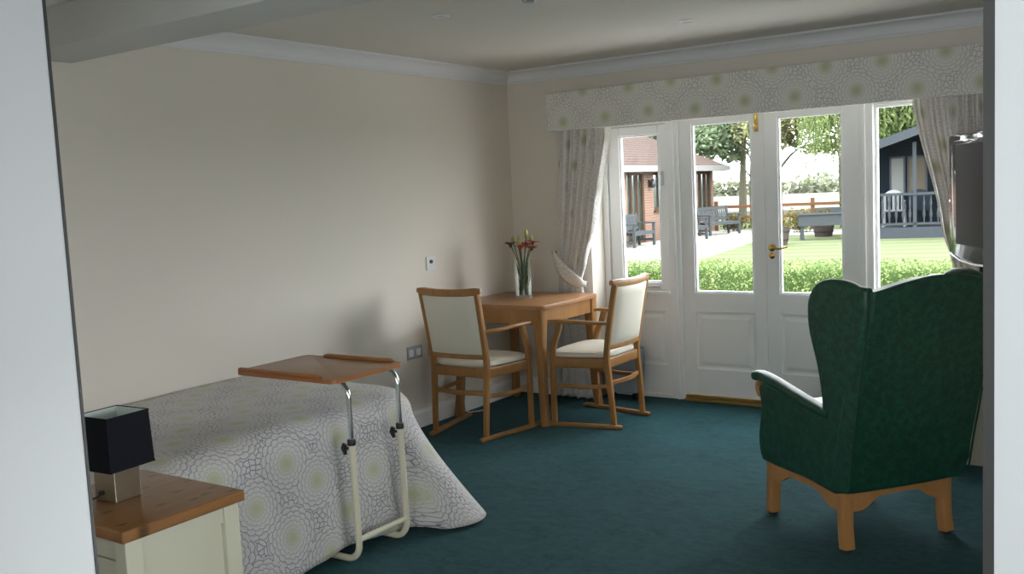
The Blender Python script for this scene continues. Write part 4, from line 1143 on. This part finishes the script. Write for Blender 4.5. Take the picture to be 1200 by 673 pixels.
def build_garden():
    b = MB()
    bm = b.bm; vs = [bm.verts.new(p) for p in ((-90, YW + .31, ZG), (60, YW + .31, ZG), (60, 44, ZG), (-90, 44, ZG))]; bm.faces.new(vs)
    tag(b.build('lawn', M['lawn'], smooth=False), 'sunlit mown lawn beyond the garden doors', kind='structure')
    b = MB(); b.box((-160, 44.0, ZG - .3), (90, 165, ZG + .25)); tag(b.build('field', M['field'], smooth=False), 'pale open field beyond the fence', kind='structure')
    b = MB(); bm = b.bm
    ptsp = smooth2([(-30, 16.0), (-14, 15.2), (-9.8, 15.6), (-8.6, 18.0), (-8.5, 20.0), (-8.8, 22.0), (-9.1, 24.0), (-9.4, 25.5), (-9.8, 26.5), (-9.5, 28), (-6.8, 28.4), (-6.6, 29.6), (-12, 31.5), (-30, 33)], 4, True)
    b.prism(ptsp, ZG - .02, ZG + .008, lambda u, v, d: (u, v, d)); struct(b.build('patio', M['paving'], smooth=False), 'bright pale patio paving beside the brick house')
    # unseen paving strip outside the doors, added to bounce daylight onto the ceiling
    b = MB(); b.box((-12, YW + .32, ZG - .05), (6, 9.35, ZG + .02)); struct(b.build('path', M['bounce_paving'], smooth=False))
    # clipped hedge
    h = thing('clipped_hedge', 'low clipped green hedge across the garden just outside the doors', 'hedge', (-4.5, 9.75, ZG))
    HZ = .78; L = 7.5
    b = MB(); b.box((-L, -.26, 0), (L + 1.5, .30, HZ - .05), .06, 2); b.build('hedge_core', M['hedgecore'], h)
    rnd = random.Random(3); vs = []; fs = []
    for i in range(60000):
        x = rnd.uniform(-L, L + .5)
        if rnd.random() < .62: p = Vector((x, -.30 + rnd.uniform(-.03, .05), rnd.uniform(.02, HZ)))
        else: p = Vector((x, rnd.uniform(-.30, .34), HZ + rnd.uniform(-.05, .03)))
        p += Vector((0, noise.noise(Vector((x * 2, p.z * 3, 0))) * .03, noise.noise(Vector((x * 1.5, p.y * 3, 5))) * .03))
        a = Vector((rnd.gauss(0, 1), rnd.gauss(0, 1), rnd.gauss(0, 1))).normalized(); c = a.cross(Vector((rnd.gauss(0, 1), rnd.gauss(0, 1), rnd.gauss(0, 1)))).normalized()
        s = rnd.uniform(.010, .020); k = len(vs)
        vs += [p - a * s, p + c * s * .55, p + a * s, p - c * s * .55]; fs.append((k, k + 1, k + 2, k + 3))
    me = bpy.data.meshes.new('leaves'); me.from_pydata([tuple(v) for v in vs], [], fs); me.update()
    tag(link('leaves', me, M['leafH'], h, False), kind='stuff')
    # brick bungalow
    hb = thing('brick_bungalow', 'red brick bungalow with tiled hipped roof left of the patio', 'house', (-12.55, 24.0, ZG), R(3.5))
    # local: long wall at x=0 running along y from -9 to +6.4, house extends to -x
    YA, YB, D, HW = -9.0, 7.55, 9.0, 2.22
    ops = [(.2, 1.45, .02, 2.05), (2.15, 3.3, .92, 2.05), (5.95, 7.35, .78, 2.05), (-5.0, -3.4, .9, 2.0)]
    b = MB(); ys = sorted([YA] + [v for o in ops for v in o[:2]] + [YB]); ops_s = sorted(ops)
    prev = YA
    for (a, c, z0, z1) in ops_s:
        b.box((-.25, prev, 0), (0, a, HW)); b.box((-.25, a, 0), (0, c, z0)); b.box((-.25, a, z1), (0, c, HW)); prev = c
    b.box((-.25, prev, 0), (0, YB, HW))
    b.box((-D, YB - .25, 0), (-.25, YB, HW)); b.box((-D, YA, 0), (-D + .25, YB - .25, HW)); b.box((-D, YA, 0), (-.25, YA + .25, HW))
    boxuv(b.build('brick_wall', M['brick'], hb, False))
    for (a, c, z0, z1) in ops_s:
        n = 3 if z0 < .5 or c - a > 1.3 else 2
        b = MB(); 
        b.box((-.12, a, z0), (-.04, a + .06, z1)).box((-.12, c - .06, z0), (-.04, c, z1)).box((-.12, a, z1 - .07), (-.04, c, z1)).box((-.12, a, z0), (-.04, c, z0 + .07))
        for k in range(1, n): yy = a + (c - a) * k / n; b.box((-.12, yy - .045, z0), (-.04, yy + .045, z1))
        if z0 > .5: b.box((-.10, a - .04, z0 - .06), (.06, c + .04, z0))
        w = b.build('window', M['winwood'], hb, False)
        MB().box((-.10, a + .02, z0 + .02), (-.09, c - .02, z1 - .02)).build('pane', M['housepane'], w, False)
    # roof
    ov = .45; e = HW; xs = (-D - ov, ov); yy = (YA - ov, YB + ov); rz = HW + 2.55; half = (xs[1] - xs[0]) / 2; xm = (xs[0] + xs[1]) / 2
    hp = half
    V = [(xs[1], yy[0], e), (xs[1], yy[1], e), (xs[0], yy[1], e), (xs[0], yy[0], e), (xm, yy[0] + hp, rz), (xm, yy[1] - hp, rz)]
    me = bpy.data.meshes.new('tiled_roof'); F = [(0, 1, 5, 4), (1, 2, 5), (2, 3, 4, 5), (3, 0, 4), (3, 2, 1, 0)]
    me.from_pydata(V, [], F); me.update(); uvl = me.uv_layers.new(name='UVMap')
    for p in me.polygons:
        nrm = p.normal; hdir = Vector((-nrm.y, nrm.x, 0)).normalized() if abs(nrm.z) < .99 else Vector((1, 0, 0)); up = nrm.cross(hdir)
        for li in p.loop_indices:
            v = Vector(me.vertices[me.loops[li].vertex_index].co); uvl.data[li].uv = (v.dot(hdir), v.dot(up))
    link('tiled_roof', me, M['roof'], hb, False)
    b = MB(); b.box((xs[1] - .02, yy[0], e - .16), (xs[1] + .03, yy[1] + .03, e + .02)).box((xs[0], yy[1] - .02, e - .16), (xs[1] - .02, yy[1] + .03, e + .02)); b.build('fascia', M['fascia'], hb, False)
    b = MB(); b.box((-.001, yy[0], e - .165), (xs[1] - .021, yy[1] - .021, e - .14)); b.build('soffit', M['soffit'], hb, False)
    b = MB(); b.box((.0, 1.74, 1.62), (.06, 1.86, 1.84), .005).lathe([(.05, 1.60), (.08, 1.66), (.08, 1.80), (.03, 1.86)], (.13, 1.80, 0), 10); b.build('wall_lamp', M['blackp'], hb)
    # benches
    bench((-12.05, 23.7), R(93), 'weathered grey bench in front of the brick wall, leftmost of three')
    bench((-11.45, 26.0), R(93), 'weathered grey bench between the other two, partly cut off by the door post')
    bench((-11.75, 28.9), R(70), 'weathered grey bench at the far corner of the house, rightmost of three')
    # post and rail fence
    f = thing('rail_fence', 'low orange-brown post and rail fence at the garden edge', 'fence', (-10.5, 31.5, ZG), R(8))
    for i in range(7):
        x = -2.3 + i * 1.6
        MB().box((x - .06, -.06, .001), (x + .06, .06, 1.02), .01).build('post', M['orangewood'], f, False)
    for z in (.45, .82): MB().box((-2.4, -.085, z - .05), (7.4, -.045, z + .05), .006).build('rail', M['orangewood'], f, False)
    # autumn bushes along the fence
    for i, (x, y, r, lab) in enumerate(((-12.0, 30.75, .36, 'low yellow bush beside the third bench, against the fence'), (-11.15, 30.85, .34, 'low yellow bush between bench and fence, seen through the left door'), (-9.35, 29.6, .45, 'orange-tinted shrub behind the wooden pot, seen through the right door'))):
        sb = thing('garden_shrub', lab, 'shrub', (x, y, ZG), group='autumn shrubs along the fence')
        leaf_cloud('foliage', [(0, 0, r * .8, r * 1.3, r, r * .9)], 900, .05, M['autumn'], sb, 20 + i, shell=.3)
        MB().tube([(0, 0, 0), (0, 0, r)], .02, 6).build('stem', M['bark'], sb)
    # raised planter trough
    t = thing('raised_planter', 'grey wooden planter trough on legs on the lawn', 'planter', (-7.45, 26.15, ZG), R(20))
    b = MB(); b.box((-.86, -.28, .38), (.86, -.24, .68)).box((-.86, .24, .38), (.86, .28, .68)).box((-.86, -.24, .38), (-.82, .24, .68)).box((.82, -.24, .38), (.86, .24, .68)).box((-.82, -.24, .38), (.82, .24, .42))
    b.build('trough', M['planter'], t, False)
    MB().box((-.90, -.32, .68), (.90, -.24, .71)).box((-.90, .24, .68), (.90, .32, .71)).build('rim_board', M['benchw'], t, False)
    MB().box((-.815, -.235, .55), (.815, .235, .62)).build('soil', M['bark'], t, False)
    for sx in (-1, 1):
        for sy in (-1, 1): MB().box((sx * .76 - .045, sy * .2 - .045, .001), (sx * .76 + .045, sy * .2 + .045, .38)).build('leg', M['planter'], t, False)
    # second trough behind with plants
    t = thing('raised_planter', 'second wooden trough with yellow plants behind the first', 'planter', (-7.9, 30.0, ZG), R(14))
    b = MB(); b.box((-1.1, -.25, .52), (1.1, .25, .74), .01); b.build('trough', M['benchw'], t, False)
    for sx in (-1, 1): MB().box((sx * .9 - .05, -.15, .001), (sx * .9 + .05, .15, .52)).build('leg', M['planter'], t, False)
    leaf_cloud('plants', [(.3, 0, .86, .75, .22, .14)], 900, .05, M['autumn'], t, 9, shell=.2)
    # pots
    def pot(x, y, s, lab):
        p = thing('half_barrel_pot', lab, 'pot', (x, y, ZG), group='weathered pots near the planter')
        b = MB(); b.lathe([(.22 * s, .001), (.25 * s, .15 * s), (.30 * s, .42 * s), (.31 * s, .45 * s), (.27 * s, .45 * s), (.26 * s, .38 * s), (.01, .38 * s)], n=20); b.build('tub', M['barrel'], p)
        b = MB()
        for z, r in ((.12, .249), (.33, .287)): b.lathe([(r * s, z * s), ((r + .008) * s, z * s + .002), ((r + .012) * s, z * s + .03), (r * s + .002, z * s + .032)], n=20, cap=False)
        b.build('hoop', M['soffit'], p)
        leaf_cloud('plants', [(0, 0, .58 * s, .26 * s, .26 * s, .18 * s)], 350, .045, M['autumn'], p, int(x * 10) + 100, shell=.2)
    pot(-8.15, 23.9, 1.0, 'weathered half barrel pot at the patio edge, left of the planter trough')
    pot(-8.0, 27.3, 1.05, 'weathered half barrel pot seen under the planter trough')
    # summer house with veranda
    s = thing('summer_house', 'dark slate blue timber summer house with veranda across the lawn', 'summer house', (-6.32, 25.9, ZG), R(10))
    # local x right, y back
    MB().box((0, 0, .0), (4.2, 3.6, .28)).build('deck', M['shedtrim'], s, False)
    b = MB(); b.box((-.05, 1.3, .28), (4.2, 1.42, 2.35))
    for k in range(14): b.box((-.055, 1.285, .30 + k * .145), (4.2, 1.3, .40 + k * .145))
    b.box((-.05, 1.42, .28), (.05, 3.6, 2.2)); b.box((4.1, 1.42, .28), (4.2, 3.6, 2.2)); b.box((-.05, 3.5, .28), (4.2, 3.6, 2.2))
    b.build('board_wall', M['shedblue'], s, False)
    b = MB()   # gable above
    b.prism([(-.05, 2.30), (4.2, 2.30), (2.05, 2.95)], 1.29, 1.41, lambda u, v, d: (u, d, v)); b.build('gable', M['shedblue'], s, False)
    for (xa, xb, mt) in ((.40, .72, 'lace'), (.84, 1.26, 'blind'), (2.2, 2.9, 'lace')):
        b = MB(); frame_rect(b, xa - .04, 1.10, xb + .04, 2.12, (.05,) * 4, 1.25, 1.285, 0); w = b.build('window', M['shedtrim'], s, False)
        MB().box((xa, 1.262, 1.14), (xb, 1.27, 2.08)).build('curtained_pane', M[mt], w, False)
    # roof: two slopes with overhang forward
    for nm, sgn in (('roof_slope', -1), ('roof_slope', 1)):
        b = MB(); xo = -.35 if sgn < 0 else 4.45; zo = 2.20
        b.prism([(xo, zo), (2.05, 2.98), (2.05, 3.12), (xo, zo + .13)], -.35, 3.8, lambda u, v, d: (u, d, v)); b.build(nm, M['shedfelt'], s, False)
    b = MB(); b.prism([(-.37, 2.13), (2.05, 2.92), (2.05, 3.14), (-.37, 2.36)], -.40, -.352, lambda u, v, d: (u, d, v)); b.prism([(4.47, 2.13), (2.05, 2.92), (2.05, 3.14), (4.47, 2.36)], -.40, -.352, lambda u, v, d: (u, d, v)); b.build('barge_board', M['shedtrim'], s, False)
    for x in (1.02, 2.6, 4.1): MB().box((x - .045, .0, .28), (x + .045, .09, 2.45 + (.25 if x == 2.6 else 0))).build('veranda_post', M['shedtrim'], s, False)
    b = MB(); b.box((-.05, -.02, 1.10), (4.2, .07, 1.17)); b.box((.0, .0, .34), (4.2, .05, .40)); b.build('handrail', M['shedtrim'], s, False)
    i = 0
    x = .08
    while x < 4.1:
        if not any(abs(x - q) < .07 for q in (1.02, 2.6, 4.1)):
            MB().lathe([(.018, .40), (.018, .50), (.040, .60), (.020, .74), (.018, .80), (.034, .90), (.018, .98), (.018, 1.10)], (x, .025, 0), 8).build('baluster', M['shedtrim'], s)
        x += .165
    # chairs on the veranda
    def plchair(lx, ly, mt, lab, solid):
        p = s.matrix_basis.copy()
        W = Matrix.Translation(s.location) @ Matrix.Rotation(R(10), 4, 'Z')
        q = W @ Vector((lx, ly, .281))
        c = thing('patio_chair', lab, 'chair', q, R(8), 'chairs on the veranda')
        b = MB(); poly = [(-.25, .42), (.25, .42)] + [(.27 * math.cos(R(a)), .72 + .25 * math.sin(R(a)) ** 1) for a in range(0, 181, 15)]
        if solid:
            b.prism(poly, -.05, -.01, lambda u, v, d: (u, d, v), .008)
        else:
            b.prism([(u, v) for u, v in poly if v > .80] , -.05, -.01, lambda u, v, d: (u, d, v), .008)
            for k in range(5): b.box((-.24 + k * .105, -.045, .42), (-.18 + k * .105, -.015, .86))
        b.build('backrest', M[mt], c)
        MB().box((-.26, -.02, .40), (.26, .42, .44), .012).build('seat', M[mt], c)
        for sx in (-1, 1):
            MB().sweep([(sx * .26, -.06, .001), (sx * .245, -.02, .42)], (.05, .05), (0, 1, 0)).build('leg', M[mt], c)
            MB().sweep([(sx * .26, .44, .001), (sx * .25, .40, .64)], (.05, .05), (0, 1, 0)).build('leg', M[mt], c)
            MB().sweep(smoothpath([(sx * .25, -.02, .66), (sx * .27, .2, .67), (sx * .26, .42, .64)], 4), (.05, .03)).build('armrest', M[mt], c)
    plchair(.50, .35, 'whitepl', 'white plastic garden chair on the veranda behind the balustrade', False)
    plchair(1.12, .38, 'darkpl', 'dark grey garden chair on the veranda, right of the white one', True)
    # trees
    tree((-14.05, 37.0, ZG), 6.2, 'tall green tree with straight trunk right of the bungalow', M['leafA'], [(0, 0, 4.9, 1.3, 1.4, 1.5), (-1.7, .3, 4.4, 1.5, 1.4, 1.3), (-1.0, -.5, 3.4, 1.2, 1.1, .8), (-3.2, 0, 4.6, 1.4, 1.4, 1.4), (-.3, 0, 2.9, .7, .6, .5)], 22000, .13, .19, seed=2, branches=5)
    tree((-13.35, 36.2, ZG), 4.6, 'slender forked tree beside the tall green one', M['leafB'], [(-.1, 0, 4.3, .8, .8, 1.2), (.3, .3, 3.2, .6, .6, .6)], 2200, .09, .10, seed=3, branches=6, shell=.2)
    tree((-11.5, 34.0, ZG), 5.2, 'loose yellow-green tree with open branches, seen through the right door', M['leafB'], [(.3, 0, 4.0, 1.1, 1.1, .8), (1.5, 0, 3.7, 1.1, 1.0, .8), (-.6, 0, 3.9, .8, .8, .9), (.3, 0, 3.1, .7, .6, .5), (1.5, .2, 2.75, .9, .8, .35)], 7500, .10, .13, seed=4, branches=9, shell=.1)
    # willow: hanging strands
    w = thing('weeping_willow', 'weeping willow with hanging strands beside the summer house', 'tree', (-9.65, 31.0, ZG))
    MB().tube(smoothpath([(1.1, 1.0, 0), (1.0, 1.0, 2.2), (.9, 1.1, 4.2), (.9, 1.0, 6)], 4), [.28 - .014 * i for i in range(13)], 9).build('trunk', M['bark'], w)
    rnd = random.Random(8); vs = []; fs = []
    for i in range(800):
        a = rnd.uniform(0, 6.28); r = rnd.uniform(.3, 2.6) ** .95; x, y = 1.15 + r * math.cos(a) * .62, 1.0 + r * math.sin(a)
        zt = 6.8 - .25 * r * r * .5 + rnd.uniform(-.4, .3); ln = rnd.uniform(1.6, 4.9) * (.6 + .2 * r)
        ln = min(ln, zt - .6 - .9 * rnd.random()); n = int(ln / .085)
        for k in range(n):
            z = zt - k * .085; px = x + .08 * math.sin(z * 2 + i); py = y + .08 * math.cos(z * 1.7 + i)
            th = rnd.uniform(0, 6.28); s_ = rnd.uniform(.07, .11); d = Vector((math.cos(th) * .5, math.sin(th) * .5, -.85)) * s_; c = Vector((-math.sin(th), math.cos(th), 0)) * s_ * .30
            p = Vector((px, py, z)); j = len(vs); vs += [p, p + d * .5 + c, p + d, p + d * .5 - c]; fs.append((j, j + 1, j + 2, j + 3))
    me = bpy.data.meshes.new('foliage'); me.from_pydata([tuple(v) for v in vs], [], fs); me.update(); link('foliage', me, M['leafC'], w, False)
    tree((-6.0, 33.0, ZG), 6.5, 'dense green tree rising behind the summer house', M['leafC'], [(0, 0, 4.4, 2.0, 1.8, 1.9), (-1.3, -.4, 3.6, 1.1, 1.3, 1.5), (1.6, 0, 4.0, 1.6, 1.6, 1.8)], 16000, .09, .22, seed=6, droop=.5, branches=6)
    # distant hedgerow
    blobs = []; rnd = random.Random(12)
    for i in range(60):
        x = -95 + i * 2.6; blobs.append((x, rnd.uniform(-2, 2), rnd.uniform(.5, 1.0), 2.6, 2.0, rnd.uniform(1.1, 1.7)))
    hd = thing('distant_hedgerow', 'pale hazy line of trees and hedge at the far side of the field', 'hedgerow', (0, 95, ZG + .25), R(0))
    o = leaf_cloud('foliage', blobs, 16000, .38, M['leafD'], hd, 30, shell=.3); tag(o, kind='stuff')

# ------------------------------------------------------------------ light, camera
def build_light():
    w = bpy.data.worlds.new('daylight'); SC.world = w; w.use_nodes = True
    nt = w.node_tree; bg = nt.nodes['Background']
    bg.inputs[0].default_value = (.94, .965, 1.0, 1); bg.inputs[1].default_value = 4.0
    s = bpy.data.lights.new('sun', 'SUN'); s.energy = .9; s.angle = R(6); s.color = (1, .97, .90)
    o = bpy.data.objects.new('sun', s); COL.objects.link(o)
    d = Vector((-.75, .12, -.66)); o.rotation_euler = d.to_track_quat('-Z', 'Y').to_euler()
    def portal(name, loc, direction, sx, sy):
        l = bpy.data.lights.new(name, 'AREA'); l.shape = 'RECTANGLE'; l.size = sx; l.size_y = sy
        l.cycles.is_portal = True
        o = bpy.data.objects.new(name, l); COL.objects.link(o); o.location = loc
        o.rotation_euler = Vector(direction).to_track_quat('-Z', 'Z').to_euler()
    portal('portal_doors', (-2.16, YW + .35, 1.35), (0, -1, 0), 2.4, 1.3)
    portal('portal_corridor', (-.15, -2.25, 1.475), (0, 1, 0), 1.6, 1.25)
    portal('portal_side', (XR + .16, 1.4, .925), (-1, 0, 0), 1.2, 1.0)
    portal('portal_front', (-1.52, .36, 1.15), (0, 1, 0), .96, 2.1)

def build_camera():
    yaw, pit, rol = -0.60265548, -0.09818583, -0.04802694
    F = Vector((math.sin(yaw) * math.cos(pit), math.cos(yaw) * math.cos(pit), math.sin(pit)))
    Rt = Vector((math.cos(yaw), -math.sin(yaw), 0)); U = Rt.cross(F)
    R2 = math.cos(rol) * Rt + math.sin(rol) * U; U2 = -math.sin(rol) * Rt + math.cos(rol) * U
    m = Matrix(((R2.x, U2.x, -F.x, 0), (R2.y, U2.y, -F.y, 0), (R2.z, U2.z, -F.z, 1.5), (0, 0, 0, 1)))
    cam = bpy.data.cameras.new('camera'); cam.sensor_width = 36; cam.sensor_fit = 'HORIZONTAL'; cam.lens = 1119.39 / 1200 * 36
    cam.clip_start = .05; cam.clip_end = 500
    o = bpy.data.objects.new('camera', cam); COL.objects.link(o); o.matrix_world = m
    SC.camera = o

build_shell(); build_windows(); build_pelmet(); build_curtains(); build_dining(); build_bed(); build_overbed()
build_bedside(); build_armchair(); build_tv(); build_small(); build_garden(); build_light(); build_camera()
SC.view_settings.view_transform = 'Standard'; SC.view_settings.look = 'None'
SC.view_settings.gamma = 1.0; SC.view_settings.use_curve_mapping = False; SC.view_settings.exposure = 2.1
SC.cycles.use_denoising = True; SC.cycles.max_bounces = 10; SC.cycles.diffuse_bounces = 6; SC.cycles.transparent_max_bounces = 12
SC.cycles.caustics_reflective = False; SC.cycles.caustics_refractive = False; SC.cycles.sample_clamp_indirect = 6
